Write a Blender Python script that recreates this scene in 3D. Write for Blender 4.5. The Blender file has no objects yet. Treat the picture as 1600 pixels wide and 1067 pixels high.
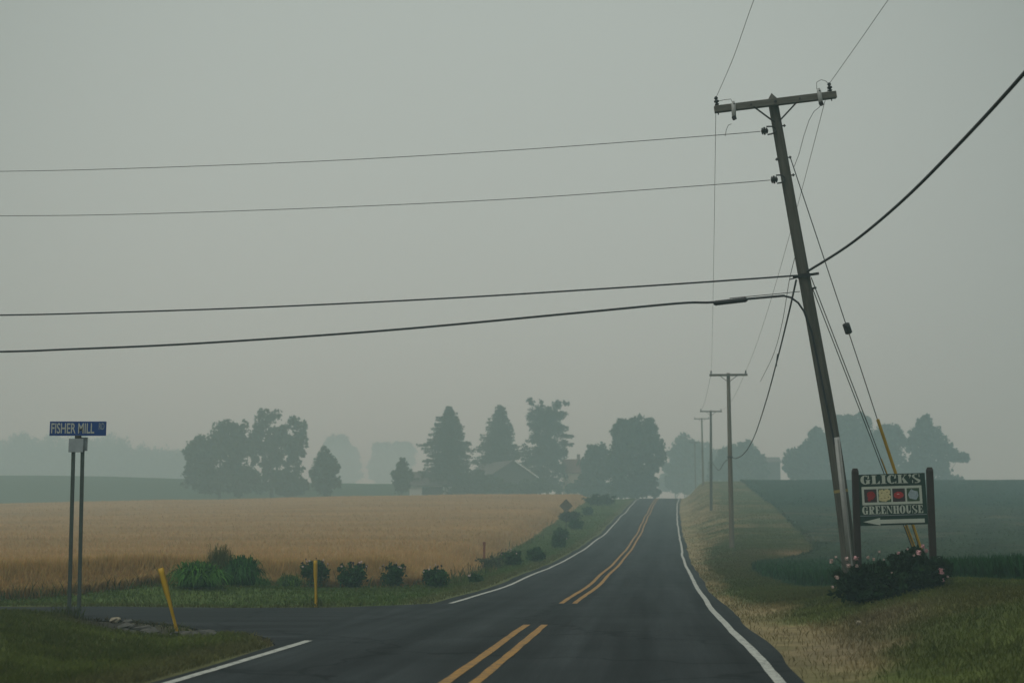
import bpy, math, random
import numpy as np
from mathutils import Vector, Matrix, Euler

random.seed(7)
rng = np.random.default_rng(11)
scene = bpy.context.scene
col = scene.collection
R = math.radians

# ------------------------------------------------------------------ camera
CAM_Z, PITCH, F = 1.5, R(7.74), 50 / 36 * 1600
cam_d = bpy.data.cameras.new('camera'); cam = bpy.data.objects.new('camera', cam_d); col.objects.link(cam)
cam_d.lens, cam_d.sensor_width = 50, 36
cam_d.clip_start, cam_d.clip_end = 0.1, 6000
cam.location = (0, 0, CAM_Z); cam.rotation_euler = (R(90) + PITCH, 0, 0)
cam_d.dof.use_dof = True; cam_d.dof.focus_distance = 30; cam_d.dof.aperture_fstop = 1.8
scene.camera = cam

# ------------------------------------------------------------------ light
SUN_EL, SUN_AZ = R(60), R(-140)          # azimuth measured from +Y (ahead) towards +X
world = bpy.data.worlds.new('World'); scene.world = world; world.use_nodes = True
nt = world.node_tree; nt.nodes.clear()
sky = nt.nodes.new('ShaderNodeTexSky'); sky.sky_type = 'NISHITA'; sky.sun_disc = False
sky.sun_elevation = SUN_EL; sky.sun_rotation = SUN_AZ
sky.air_density, sky.dust_density, sky.ozone_density = 1.0, 8.0, 1.0
hsv = nt.nodes.new('ShaderNodeHueSaturation'); hsv.inputs['Saturation'].default_value = 0.12
mixs = nt.nodes.new('ShaderNodeMix'); mixs.data_type = 'RGBA'; mixs.inputs[0].default_value = .95
mixs.inputs[7].default_value = (3.6, 4.15, 3.9, 1)      # an even smoke-filled overcast
bg = nt.nodes.new('ShaderNodeBackground'); bg.inputs['Strength'].default_value = 0.1
wo = nt.nodes.new('ShaderNodeOutputWorld')
nt.links.new(sky.outputs[0], hsv.inputs['Color'])
nt.links.new(hsv.outputs[0], mixs.inputs[6])
# lens vignetting painted into the sky colour: brighter low ahead, darker around
geo = nt.nodes.new('ShaderNodeTexCoord'); dot = nt.nodes.new('ShaderNodeVectorMath'); dot.operation = 'DOT_PRODUCT'
dot.inputs[1].default_value = (-.02, math.cos(R(12)), math.sin(R(12)))
nt.links.new(geo.outputs['Generated'], dot.inputs[0])
lobe = nt.nodes.new('ShaderNodeMapRange'); lobe.interpolation_type = 'SMOOTHSTEP'
lobe.inputs['From Min'].default_value = math.cos(R(30)); lobe.inputs['From Max'].default_value = 1.0
lobe.inputs['To Min'].default_value = .66; lobe.inputs['To Max'].default_value = 1.16
nt.links.new(dot.outputs['Value'], lobe.inputs['Value'])
scl = nt.nodes.new('ShaderNodeVectorMath'); scl.operation = 'SCALE'
nt.links.new(mixs.outputs[2], scl.inputs[0]); nt.links.new(lobe.outputs[0], scl.inputs['Scale'])
nt.links.new(scl.outputs[0], bg.inputs['Color'])
nt.links.new(bg.outputs[0], wo.inputs['Surface'])

sun_d = bpy.data.lights.new('sun', 'SUN'); sun = bpy.data.objects.new('sun', sun_d); col.objects.link(sun)
sun_d.energy, sun_d.angle, sun_d.color = 1.5, R(40), (0.92, 1.0, 0.93)
sdir = Vector((math.sin(SUN_AZ) * math.cos(SUN_EL), math.cos(SUN_AZ) * math.cos(SUN_EL), math.sin(SUN_EL)))
sun.rotation_euler = sdir.to_track_quat('Z', 'Y').to_euler()

scene.view_settings.view_transform = 'Standard'
try: scene.view_settings.look = 'None'
except Exception: pass
scene.view_settings.exposure = 0.1
scene.view_settings.gamma = 1.0
cy = scene.cycles
cy.volume_bounces = 3; cy.max_bounces = 8; cy.diffuse_bounces = 4; cy.glossy_bounces = 1
cy.transparent_max_bounces = 4; cy.transmission_bounces = 1
cy.use_denoising = True
HAZE_DENSITY = 0.0028
HAZE_COLOR = (0.70, 0.95, 1.0)
HAZE_FORWARD = .1

# ------------------------------------------------------------------ helpers
def at(px, py, Y):
    """world point seen at photo pixel (px, py) at distance Y ahead"""
    u, v = (px - 800) / F, (533.5 - py) / F
    c, s = math.cos(PITCH), math.sin(PITCH)
    d = Vector((u, c - v * s, s + v * c))
    k = Y / d.y
    return Vector((d.x * k, Y, CAM_Z + d.z * k))

def hermite(xs, ys):
    xs, ys = np.array(xs, float), np.array(ys, float)
    m = np.zeros_like(ys); dl = np.diff(ys) / np.diff(xs)
    m[1:-1] = (dl[:-1] + dl[1:]) / 2; m[0], m[-1] = dl[0], dl[-1]
    def f(x):
        x = np.clip(np.asarray(x, float), xs[0], xs[-1])
        i = np.clip(np.searchsorted(xs, x) - 1, 0, len(xs) - 2)
        h = xs[i + 1] - xs[i]; t = (x - xs[i]) / h
        return ((2*t**3 - 3*t**2 + 1) * ys[i] + (t**3 - 2*t**2 + t) * h * m[i]
                + (-2*t**3 + 3*t**2) * ys[i + 1] + (t**3 - t**2) * h * m[i + 1])
    return f

def sst(a, b, x):
    t = np.clip((np.asarray(x, float) - a) / (b - a), 0, 1)
    return t * t * (3 - 2 * t)

_perm = rng.random((256, 256))
def vnoise(x, y, s):
    """smooth value noise, 0..1"""
    x = np.asarray(x, float) / s + 1000.0; y = np.asarray(y, float) / s + 1000.0
    i, j = np.floor(x).astype(int), np.floor(y).astype(int)
    fx, fy = x - i, y - j
    fx, fy = fx * fx * (3 - 2 * fx), fy * fy * (3 - 2 * fy)
    g = lambda a, b: _perm[a % 256, b % 256]
    return ((g(i, j) * (1 - fx) + g(i + 1, j) * fx) * (1 - fy) + (g(i, j + 1) * (1 - fx) + g(i + 1, j + 1) * fx) * fy)

def fbm(x, y, s):
    return 0.5 * vnoise(x, y, s) + 0.3 * vnoise(x + 31, y + 17, s / 2.1) + 0.2 * vnoise(x + 77, y + 5, s / 4.3)

# ------------------------------------------------------------------ the lie of the land
zr = hermite([-80, 0, 14, 24.5, 33, 48.7, 68.7, 94.8, 118, 151, 187, 209, 224, 245, 300, 400, 1300],
             [.1, .02, .02, 0, -.06, -.05, .22, .86, 1.78, 3.4, 5.4, 6.75, 7.1, 6.7, 5.2, 4, 3])
xc = hermite([-80, 14, 24.5, 33, 48.7, 68.7, 94.8, 118, 151, 187, 209, 260, 400, 1300],
             [-10.4, -.59, .43, 1.27, 2.92, 5.02, 7.95, 10.5, 14.2, 18.4, 21.2, 27, 44, 150])
bank = hermite([-80, 10, 40, 60, 83, 143, 200, 232, 300, 1300], [0.05, .1, .12, .18, .42, 1.05, 2.0, 2.9, 2.6, 2.0])

def ripple(y):
    y = np.asarray(y, float)
    return (0.035 * np.sin(y / 3.9 + .4) * sst(36, 48, y) + 0.05 * np.sin(y / 7.3 + 1.0) * sst(60, 75, y)) * (1 - sst(205, 225, y))

yn = hermite([-400, -60, -20, -10, -7.5, -5.6, -4.5, -3.7, -3.25, -3.1], [26.0, 26.6, 26.4, 26.3, 25.7, 24.5, 23.0, 21.4, 19.8, 18.4])
yf = hermite([-400, -60, -12, -4, -2.6, -1.6, -.9], [31.4, 31.6, 31.7, 31.8, 32.5, 33.8, 35.0])

def side_mask(x, y):
    """> 0 inside the side road"""
    return np.minimum(np.minimum(y - yn(x), yf(x) - y), xc(y) - x)

def H(x, y):
    x, y = np.asarray(x, float), np.asarray(y, float)
    s = x - xc(y)
    z = zr(y) + ripple(y) * (1 - sst(5, 14, np.abs(s)))
    # right-hand bank and the mound that carries the greenhouse sign
    z = z + bank(y) * sst(3.7, 7.5, s)
    z = z + (0.52 * sst(3.9, 8.2, s)) * (1 - sst(29, 45, y)) * sst(-30, 0, y)
    z = z - 0.25 * sst(10, 16, s) * (1 - sst(30, 50, y))
    # left: mown corner beside the side road
    ds = np.abs(side_mask(x, y)); inside = side_mask(x, y) > 0
    left = sst(3.5, 6.2, -s)
    near = (1 - sst(25.2, 26.6, y)) * left * sst(-4.6, -8.2, x)
    z = z + 0.24 * near * np.where(inside, 0, sst(0.1, 2.6, ds))
    z = z + 0.16 * near * np.exp(-((x + 8.5) / 3.5) ** 2 - ((y - 17) / 5) ** 2)
    z = z - 0.22 * np.exp(-((x + 5.7) / 0.9) ** 2 - ((y - 23.0) / 0.8) ** 2)
    # left: bank up to the wheat
    far = sst(31.8, 34.5, y) * sst(3.6, 6.0, -s)
    z = z + 0.28 * far * np.exp(-((x + 8.0) / 3.2) ** 2 - ((y - 37.5) / 3.2) ** 2) - 0.10 * far * sst(40, 60, y)
    z = z - 0.02 * np.maximum(0, -x - 5) * sst(80, 215, y) * (1 - sst(230, 300, y))
    # left: far green field, and the wooded rise behind it
    zt = 13.8 + 2.0 * sst(-24, -120, x)
    k = sst(258, 345, y) * sst(-8, -26, x)
    z = z * (1 - k) + zt * k
    z = z - 6 * sst(355, 440, y) * sst(-8, -26, x)
    z = z + 20 * sst(620, 750, y) * sst(-130, -210, x)
    # fall away behind the right-hand field
    z = z - 3 * sst(245, 330, y) * sst(10, 30, s)
    off = np.where(inside, 0, 1) * sst(3.6, 5.0, np.abs(s))
    z = z + off * (0.10 * (fbm(x, y, 3.1) - .5) + 0.25 * (fbm(x + 50, y, 17) - .5) * sst(40, 80, y))
    return z

def Hs(x, y): return float(H(x, y))

# ------------------------------------------------------------------ materials
def new_mat(name):
    m = bpy.data.materials.new(name); m.use_nodes = True
    t = m.node_tree; return m, t, t.nodes['Principled BSDF']

def mat(name, c, rough=0.7, var=0.25, scale=6.0, metal=0.0, spec=0.3, stretch=(1, 1, 1), bump=0.0, trans=0.0):
    """one colour broken up by two scales of noise"""
    m, t, b = new_mat(name)
    n = t.nodes; L = t.links
    tc = n.new('ShaderNodeTexCoord'); mp = n.new('ShaderNodeMapping'); mp.inputs['Scale'].default_value = stretch
    L.new(tc.outputs['Object'], mp.inputs['Vector'])
    n1 = n.new('ShaderNodeTexNoise'); n1.inputs['Scale'].default_value = scale; n1.inputs['Detail'].default_value = 5; n1.inputs['Roughness'].default_value = .65
    L.new(mp.outputs[0], n1.inputs['Vector'])
    r = n.new('ShaderNodeValToRGB')
    r.color_ramp.elements[0].position, r.color_ramp.elements[1].position = 0.3, 0.7
    r.color_ramp.elements[0].color = (*[k * (1 - var) for k in c], 1)
    r.color_ramp.elements[1].color = (*[min(1, k * (1 + var)) for k in c], 1)
    L.new(n1.outputs['Fac'], r.inputs['Fac']); L.new(r.outputs['Color'], b.inputs['Base Color'])
    b.inputs['Roughness'].default_value = rough; b.inputs['Metallic'].default_value = metal
    b.inputs['Specular IOR Level'].default_value = spec
    if bump:
        bm = n.new('ShaderNodeBump'); bm.inputs['Strength'].default_value = bump; bm.inputs['Distance'].default_value = 0.02
        L.new(n1.outputs['Fac'], bm.inputs['Height']); L.new(bm.outputs[0], b.inputs['Normal'])
    return m

def attr_mat(name, rough=0.9, scale=3.0, var=0.3, spec=0.1, bump=0.0, bdist=0.05):
    """colour from the mesh's own 'Col' attribute, broken up by noise"""
    m, t, b = new_mat(name); n = t.nodes; L = t.links
    a = n.new('ShaderNodeVertexColor'); a.layer_name = 'Col'
    tc = n.new('ShaderNodeTexCoord')
    n1 = n.new('ShaderNodeTexNoise'); n1.inputs['Scale'].default_value = scale; n1.inputs['Detail'].default_value = 6; n1.inputs['Roughness'].default_value = .7
    L.new(tc.outputs['Object'], n1.inputs['Vector'])
    mr = n.new('ShaderNodeMapRange'); mr.inputs['From Min'].default_value = .3; mr.inputs['From Max'].default_value = .7
    mr.inputs['To Min'].default_value = 1 - var; mr.inputs['To Max'].default_value = 1 + var
    L.new(n1.outputs['Fac'], mr.inputs['Value'])
    mx = n.new('ShaderNodeVectorMath'); mx.operation = 'SCALE'
    L.new(a.outputs['Color'], mx.inputs[0]); L.new(mr.outputs[0], mx.inputs['Scale'])
    L.new(mx.outputs[0], b.inputs['Base Color'])
    b.inputs['Roughness'].default_value = rough; b.inputs['Specular IOR Level'].default_value = spec
    if bump:
        bp = n.new('ShaderNodeBump'); bp.inputs['Strength'].default_value = bump; bp.inputs['Distance'].default_value = bdist
        L.new(n1.outputs['Fac'], bp.inputs['Height']); L.new(bp.outputs[0], b.inputs['Normal'])
    return m

def translucent(m, amount):
    """thin leaves and stalks let some of the light behind them through"""
    t = m.node_tree; n = t.nodes; L = t.links; b = n['Principled BSDF']; out = n['Material Output']
    tr = n.new('ShaderNodeBsdfTranslucent'); mx = n.new('ShaderNodeMixShader'); mx.inputs[0].default_value = amount
    L.new(b.inputs['Base Color'].links[0].from_socket, tr.inputs['Color'])
    L.new(b.outputs[0], mx.inputs[1]); L.new(tr.outputs[0], mx.inputs[2]); L.new(mx.outputs[0], out.inputs['Surface'])
    return m

def asphalt(name, c):
    m, t, b = new_mat(name); n = t.nodes; L = t.links
    uv = n.new('ShaderNodeUVMap'); uv.uv_map = 'UVMap'
    tc = n.new('ShaderNodeTexCoord')
    fine = n.new('ShaderNodeTexNoise'); fine.inputs['Scale'].default_value = 55; fine.inputs['Detail'].default_value = 3
    L.new(tc.outputs['Object'], fine.inputs['Vector'])
    mp = n.new('ShaderNodeMapping'); mp.inputs['Scale'].default_value = (1.6, .045, 1)
    L.new(uv.outputs[0], mp.inputs['Vector'])
    strk = n.new('ShaderNodeTexNoise'); strk.inputs['Scale'].default_value = 1.6; strk.inputs['Detail'].default_value = 5; strk.inputs['Roughness'].default_value = .6
    L.new(mp.outputs[0], strk.inputs['Vector'])
    big = n.new('ShaderNodeTexNoise'); big.inputs['Scale'].default_value = .45; big.inputs['Detail'].default_value = 5
    L.new(tc.outputs['Object'], big.inputs['Vector'])
    def mr(src, lo, hi):
        q = n.new('ShaderNodeMapRange'); q.inputs['From Min'].default_value = .3; q.inputs['From Max'].default_value = .7
        q.inputs['To Min'].default_value = lo; q.inputs['To Max'].default_value = hi; L.new(src.outputs['Fac'], q.inputs['Value']); return q
    a, s_, g = mr(fine, .62, 1.4), mr(strk, .68, 1.32), mr(big, .8, 1.2)
    p1 = n.new('ShaderNodeMath'); p1.operation = 'MULTIPLY'; L.new(a.outputs[0], p1.inputs[0]); L.new(s_.outputs[0], p1.inputs[1])
    p2 = n.new('ShaderNodeMath'); p2.operation = 'MULTIPLY'; L.new(p1.outputs[0], p2.inputs[0]); L.new(g.outputs[0], p2.inputs[1])
    sep = n.new('ShaderNodeSeparateXYZ'); L.new(uv.outputs[0], sep.inputs[0])
    wv = n.new('ShaderNodeMath'); wv.operation = 'MULTIPLY'; wv.inputs[1].default_value = 3.9; L.new(sep.outputs['X'], wv.inputs[0])
    cs = n.new('ShaderNodeMath'); cs.operation = 'COSINE'; L.new(wv.outputs[0], cs.inputs[0])
    wp = n.new('ShaderNodeMapRange'); wp.inputs['From Min'].default_value = -1; wp.inputs['To Min'].default_value = 1.16; wp.inputs['To Max'].default_value = .88; L.new(cs.outputs[0], wp.inputs['Value'])
    pw_ = n.new('ShaderNodeMath'); pw_.operation = 'MULTIPLY'; L.new(p2.outputs[0], pw_.inputs[0]); L.new(wp.outputs[0], pw_.inputs[1]); p2 = pw_
    # hairline cracks
    vo = n.new('ShaderNodeTexVoronoi'); vo.feature = 'DISTANCE_TO_EDGE'; vo.inputs['Scale'].default_value = .22
    wob = n.new('ShaderNodeTexNoise'); wob.inputs['Scale'].default_value = 1.3; L.new(tc.outputs['Object'], wob.inputs['Vector'])
    ad = n.new('ShaderNodeVectorMath'); ad.operation = 'ADD'; L.new(tc.outputs['Object'], ad.inputs[0]); L.new(wob.outputs['Color'], ad.inputs[1])
    L.new(ad.outputs[0], vo.inputs['Vector'])
    cr = n.new('ShaderNodeMapRange'); cr.inputs['From Min'].default_value = .0; cr.inputs['From Max'].default_value = .014
    cr.inputs['To Min'].default_value = .5; cr.inputs['To Max'].default_value = 1; L.new(vo.outputs['Distance'], cr.inputs['Value'])
    p3 = n.new('ShaderNodeMath'); p3.operation = 'MULTIPLY'; L.new(p2.outputs[0], p3.inputs[0]); L.new(cr.outputs[0], p3.inputs[1])
    sc = n.new('ShaderNodeVectorMath'); sc.operation = 'SCALE'; sc.inputs[0].default_value = c; L.new(p3.outputs[0], sc.inputs['Scale'])
    L.new(sc.outputs[0], b.inputs['Base Color'])
    b.inputs['Roughness'].default_value = .9; b.inputs['Specular IOR Level'].default_value = .06
    bp = n.new('ShaderNodeBump'); bp.inputs['Strength'].default_value = .35; bp.inputs['Distance'].default_value = .01
    L.new(fine.outputs['Fac'], bp.inputs['Height']); L.new(bp.outputs[0], b.inputs['Normal'])
    return m

def paint(name, c, under=(.045, .046, .046), wear=.45):
    m, t, b = new_mat(name); n = t.nodes; L = t.links
    tc = n.new('ShaderNodeTexCoord')
    n1 = n.new('ShaderNodeTexNoise'); n1.inputs['Scale'].default_value = 9; n1.inputs['Detail'].default_value = 8; n1.inputs['Roughness'].default_value = .75
    L.new(tc.outputs['Object'], n1.inputs['Vector'])
    r = n.new('ShaderNodeValToRGB'); e = r.color_ramp.elements
    e[0].position, e[1].position = wear - .1, wear + .08
    e[0].color = (*under, 1); e[1].color = (*c, 1)
    L.new(n1.outputs['Fac'], r.inputs['Fac']); L.new(r.outputs['Color'], b.inputs['Base Color'])
    b.inputs['Roughness'].default_value = .7
    return m

M = dict(
    asphalt=asphalt('asphalt', (.029, .033, .035)), asphalt_old=asphalt('asphalt_old', (.027, .030, .032)),
    yellow_paint=paint('yellow_paint', (.34, .165, .018)), white_paint=paint('white_paint', (.42, .42, .38), wear=.43),
    ground=attr_mat('ground', .95, 2.2, .35, bump=.6, bdist=.06),
    blade=translucent(attr_mat('blade', .85, 5, .12, .04), .4), leaf=translucent(attr_mat('leaf', .85, 1.5, .15, .05), .25), straw=translucent(attr_mat('straw', .8, 2, .08, .1), .5),
    wood=mat('weathered_wood', (.066, .062, .051), .85, .4, 7, stretch=(3, 3, .25), bump=.5),
    wood_tan=mat('tan_wood', (.125, .104, .076), .85, .3, 7, stretch=(3, 3, .25), bump=.4),
    arm=mat('crossarm_wood', (.105, .099, .084), .85, .35, 9, stretch=(.3, 3, 3), bump=.4),
    black=mat('black_rubber', (.012, .012, .013), .55, .3), wire=mat('bare_wire', (.05, .052, .055), .5, .2, spec=.4),
    cable=mat('cable_sheath', (.014, .016, .022), .55, .2), steel=mat('galvanised_steel', (.16, .165, .17), .5, .25, 12, .6),
    dark_steel=mat('dark_steel', (.035, .035, .035), .6, .3, 12, .4), porcelain=mat('grey_porcelain', (.30, .30, .29), .35, .12),
    conduit=mat('pale_plastic_guard', (.25, .25, .24), .55, .12, 5), strap=mat('ochre_strap', (.24, .19, .07), .7, .2),
    yellow_plastic=mat('yellow_plastic', (.42, .25, .010), .5, .14, 4), brown=mat('brown_painted_wood', (.020, .011, .010), .7, .3, 9, stretch=(3, 3, .4)),
    sign_green=mat('green_sign_paint', (.003, .022, .016), .5, .2, 5), cream=mat('sign_white', (.36, .39, .34), .6, .08, 5),
    sign_blue=mat('blue_sheeting', (.004, .040, .19), .45, .12, 5), sign_white=mat('sign_letter_white', (.40, .41, .37), .55, .06),
    sign_grey=mat('faded_grey_letter', (.22, .25, .27), .6, .1), plate=mat('sign_plate_grey', (.26, .29, .31), .55, .14, 7),
    post=mat('green_grey_post', (.055, .068, .062), .55, .25, 14, .2), sign_back=mat('sign_back_metal', (.15, .135, .115), .6, .25, 5, .2),
    red_stake=mat('rusty_stake', (.20, .07, .035), .75, .25), stone=mat('stone', (.08, .076, .066), .9, .4, 5, bump=.6), pale_stone=mat('pale_stone', (.26, .22, .16), .9, .2, 6),
    bark=mat('bark', (.05, .042, .034), .9, .4, 4, stretch=(2, 2, .4)),
    wall_white=mat('white_wall', (.52, .5, .46), .8, .12, 1.5), wall_grey=mat('barn_boards', (.065, .066, .062), .85, .3, 1.2, stretch=(4, 4, .2)),
    wall_cream=mat('cream_wall', (.5, .42, .33), .8, .12, 1.5), roof_grey=mat('grey_roof', (.085, .08, .078), .8, .2, 2), roof_red=mat('red_roof', (.19, .092, .078), .8, .2, 2),
    trim=mat('white_trim', (.8, .8, .78), .7, .05), dark=mat('dark_opening', (.018, .018, .018), .9, .2),
    red_petal=mat('red_petal', (.20, .006, .010), .6, .45, 60), pic_dark=mat('picture_dark', (.022, .012, .014), .6, .4, 30),
    pale_petal=mat('pale_yellow_petal', (.42, .37, .20), .6, .2, 40), blue_petal=mat('pale_blue_petal', (.22, .27, .30), .6, .3, 40), centre=mat('daisy_centre', (.10, .08, .02), .7, .2),
    tomato=mat('tomato_red', (.28, .014, .016), .4, .25, 30), leaf_green=mat('leaf_green_print', (.02, .05, .02), .6, .3, 40),
    pink=mat('pink_petals', (.50, .27, .29), .7, .25, 25), pale_pink=mat('pale_pink_petals', (.50, .36, .34), .7, .2, 25),
)

# ------------------------------------------------------------------ object helpers
def tag(o, label=None, cat=None, group=None, kind=None):
    if label: o['label'] = label
    if cat: o['category'] = cat
    if group: o['group'] = group
    if kind: o['kind'] = kind
    return o

def empty(name, loc, label=None, cat=None, group=None, rot=(0, 0, 0)):
    o = bpy.data.objects.new(name, None); col.objects.link(o)
    o.location = loc; o.rotation_euler = rot; o.empty_display_size = .3
    return tag(o, label, cat, group)

def link_mesh(name, me, parent=None):
    o = bpy.data.objects.new(name, me); col.objects.link(o)
    if parent: o.parent = parent
    return o

class MB:
    def __init__(s): s.v, s.f, s.mi, s.sm = [], [], [], []
    def add(s, vs, fs, mi=0, smooth=False):
        k = len(s.v); s.v += [tuple(p) for p in vs]
        for f in fs: s.f.append(tuple(i + k for i in f)); s.mi.append(mi); s.sm.append(smooth)
        return s
    def box(s, c, size, mi=0, rot=None, bevel=0.0):
        c = Vector(c); hx, hy, hz = [k / 2 for k in size]
        rot = rot or Matrix.Identity(3)
        if bevel <= 0:
            vs = [c + rot @ Vector((x, y, z)) for z in (-hz, hz) for x, y in ((-hx, -hy), (hx, -hy), (hx, hy), (-hx, hy))]
            return s.add(vs, [(3, 2, 1, 0), (4, 5, 6, 7), (0, 1, 5, 4), (1, 2, 6, 5), (2, 3, 7, 6), (3, 0, 4, 7)], mi)
        b = bevel; rings = []
        for z, i in ((-hz, b), (-hz + b, 0), (hz - b, 0), (hz, b)):
            q = [(-hx + b, -hy + i), (hx - b, -hy + i), (hx - i, -hy + b), (hx - i, hy - b), (hx - b, hy - i), (-hx + b, hy - i), (-hx + i, hy - b), (-hx + i, -hy + b)]
            rings.append([c + rot @ Vector((x, y, z)) for x, y in q])
        vs = sum(rings, []); fs = [tuple(range(7, -1, -1)), tuple(range(24, 32))]
        for r in range(3):
            for k in range(8): fs.append((r*8 + k, r*8 + (k+1) % 8, r*8 + 8 + (k+1) % 8, r*8 + 8 + k))
        return s.add(vs, fs, mi)
    def bar(s, a, b, w, d, mi=0, bevel=0.0, up=(0, 1, 0)):
        a, b = Vector(a), Vector(b); z = (b - a); L = z.length; z.normalize()
        y = Vector(up); y = (y - z * y.dot(z)).normalized(); x = y.cross(z)
        return s.box((a + b) / 2, (w, d, L), mi, Matrix((x, y, z)).transposed(), bevel)
    def tube(s, pts, rad, n=8, mi=0, caps=True, smooth=True):
        pts = [Vector(p) for p in pts]
        rad = rad if isinstance(rad, (list, tuple)) else [rad] * len(pts)
        vs, fs = [], []; ref = None
        for i, p in enumerate(pts):
            t = (pts[min(i + 1, len(pts) - 1)] - pts[max(i - 1, 0)]).normalized()
            if ref is None: ref = Vector((0, 0, 1)) if abs(t.z) < .9 else Vector((1, 0, 0))
            a = (ref - t * ref.dot(t)).normalized(); ref = a; b = t.cross(a)
            for k in range(n):
                w = 2 * math.pi * k / n
                vs.append(p + (a * math.cos(w) + b * math.sin(w)) * rad[i])
        for i in range(len(pts) - 1):
            for k in range(n): fs.append((i*n + k, i*n + (k+1) % n, (i+1)*n + (k+1) % n, (i+1)*n + k))
        s.add(vs, fs, mi, smooth)
        if caps: s.add(vs[:n], [tuple(range(n - 1, -1, -1))], mi); s.add(vs[-n:], [tuple(range(n))], mi)
        return s
    def prism(s, poly, y0, y1, mi=0, place=None):
        """polygon in the x-z plane, thickness along y (y0 is the front)"""
        place = place or (lambda p: p); n = len(poly)
        vs = [place(Vector((x, y0, z))) for x, z in poly] + [place(Vector((x, y1, z))) for x, z in poly]
        return s.add(vs, [tuple(range(n)), tuple(range(2*n - 1, n - 1, -1))] + [(i, i + n, (i+1) % n + n, (i+1) % n) for i in range(n)], mi)
    def ball(s, c, r, seg=10, rings=7, mi=0, jit=0.0, rr=None):
        rr = rr or random; c = Vector(c); r = Vector(r) if not isinstance(r, (int, float)) else Vector((r, r, r))
        vs = [c + Vector((0, 0, -r.z))]
        for i in range(1, rings):
            th = math.pi * i / rings
            for k in range(seg):
                ph = 2 * math.pi * k / seg; j = 1 + jit * (rr.random() - .5) * 2
                vs.append(c + Vector((r.x * math.sin(th) * math.cos(ph) * j, r.y * math.sin(th) * math.sin(ph) * j, -r.z * math.cos(th) * j)))
        vs.append(c + Vector((0, 0, r.z))); fs = []
        for k in range(seg): fs.append((0, 1 + (k+1) % seg, 1 + k))
        for i in range(rings - 2):
            for k in range(seg): fs.append((1 + i*seg + k, 1 + i*seg + (k+1) % seg, 1 + (i+1)*seg + (k+1) % seg, 1 + (i+1)*seg + k))
        o = 1 + (rings - 2) * seg
        for k in range(seg): fs.append((o + k, o + (k+1) % seg, len(vs) - 1))
        return s.add(vs, fs, mi, jit == 0)
    def build(s, name, mats, parent=None):
        me = bpy.data.meshes.new(name); me.from_pydata(s.v, [], s.f)
        for m in (mats if isinstance(mats, (list, tuple)) else [mats]): me.materials.append(m)
        me.polygons.foreach_set('material_index', s.mi); me.polygons.foreach_set('use_smooth', s.sm); me.update()
        return link_mesh(name, me, parent)

def np_mesh(name, verts, faces, m, cols=None, uv=None, smooth=False, parent=None):
    """verts (N,3), faces (M,k) arrays; cols (N,3) vertex colours"""
    me = bpy.data.meshes.new(name); k = faces.shape[1]
    me.vertices.add(len(verts)); me.vertices.foreach_set('co', np.ascontiguousarray(verts, np.float32).ravel())
    me.loops.add(faces.size); me.loops.foreach_set('vertex_index', np.ascontiguousarray(faces, np.int32).ravel())
    me.polygons.add(len(faces)); me.polygons.foreach_set('loop_start', np.arange(0, faces.size, k, dtype=np.int32))
    me.polygons.foreach_set('loop_total', np.full(len(faces), k, np.int32))
    me.polygons.foreach_set('use_smooth', np.full(len(faces), smooth))
    me.update(calc_edges=True); me.validate()
    if cols is not None:
        ca = me.color_attributes.new('Col', 'FLOAT_COLOR', 'POINT')
        c4 = np.ones((len(verts), 4), np.float32); c4[:, :3] = cols; ca.data.foreach_set('color', c4.ravel())
    if uv is not None:
        ul = me.uv_layers.new(name='UVMap'); ul.data.foreach_set('uv', np.ascontiguousarray(uv[faces.ravel()], np.float32).ravel())
    me.materials.append(m)
    return link_mesh(name, me, parent)

def grid_faces(nr, nc):
    i, j = np.meshgrid(np.arange(nr - 1), np.arange(nc - 1), indexing='ij')
    a = (i * nc + j).ravel()
    return np.stack([a, a + 1, a + nc + 1, a + nc], 1)

def kites(p, h, w, lean, c_base, c_tip, wide=.8, flat=.0):
    """N upright kite-shaped blades: p (N,3) feet, h, w, lean arrays, colours (N,3)"""
    n = len(p); a = rng.random(n) * 2 * np.pi; b = rng.random(n) * 2 * np.pi
    side = np.stack([np.cos(a), np.sin(a), np.zeros(n)], 1) * w[:, None] / 2
    ln = np.stack([np.cos(b), np.sin(b), np.zeros(n)], 1) * lean[:, None]
    up = np.zeros((n, 3)); up[:, 2] = h
    mid = p + up * wide + ln * wide ** 2
    v = np.stack([p - side * .25, p + side * .25, mid + side, p + up + ln, mid - side], 1).reshape(-1, 3)
    k = np.arange(n)[:, None] * 5
    f = np.concatenate([k + np.array([[0, 1, 2, 4]]), ], 0)
    f2 = k + np.array([[4, 2, 3, 3]])
    tri1 = k + np.array([[0, 1, 2]]); tri2 = k + np.array([[0, 2, 4]]); tri3 = k + np.array([[4, 2, 3]])
    f = np.concatenate([tri1, tri2, tri3], 0)
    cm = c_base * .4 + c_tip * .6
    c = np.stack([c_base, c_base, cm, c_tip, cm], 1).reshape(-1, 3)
    return v, f, c

def leaves(p, size, c, up_bias=0.0, aspect=.6):
    """N randomly turned leaf quads (diamonds) centred on p"""
    n = len(p); d = rng.normal(size=(n, 3)); d[:, 2] += up_bias; d /= np.linalg.norm(d, axis=1)[:, None]
    q = rng.normal(size=(n, 3)); q -= d * (q * d).sum(1)[:, None]; q /= np.linalg.norm(q, axis=1)[:, None]
    e = np.cross(d, q); s = size[:, None]
    v = np.stack([p - q * s, p - e * s * aspect + d * s * .15, p + q * s, p + e * s * aspect + d * s * .15], 1).reshape(-1, 3)
    f = np.arange(n)[:, None] * 4 + np.array([[0, 1, 2, 3]])
    return v, f, np.repeat(c, 4, 0)

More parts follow.
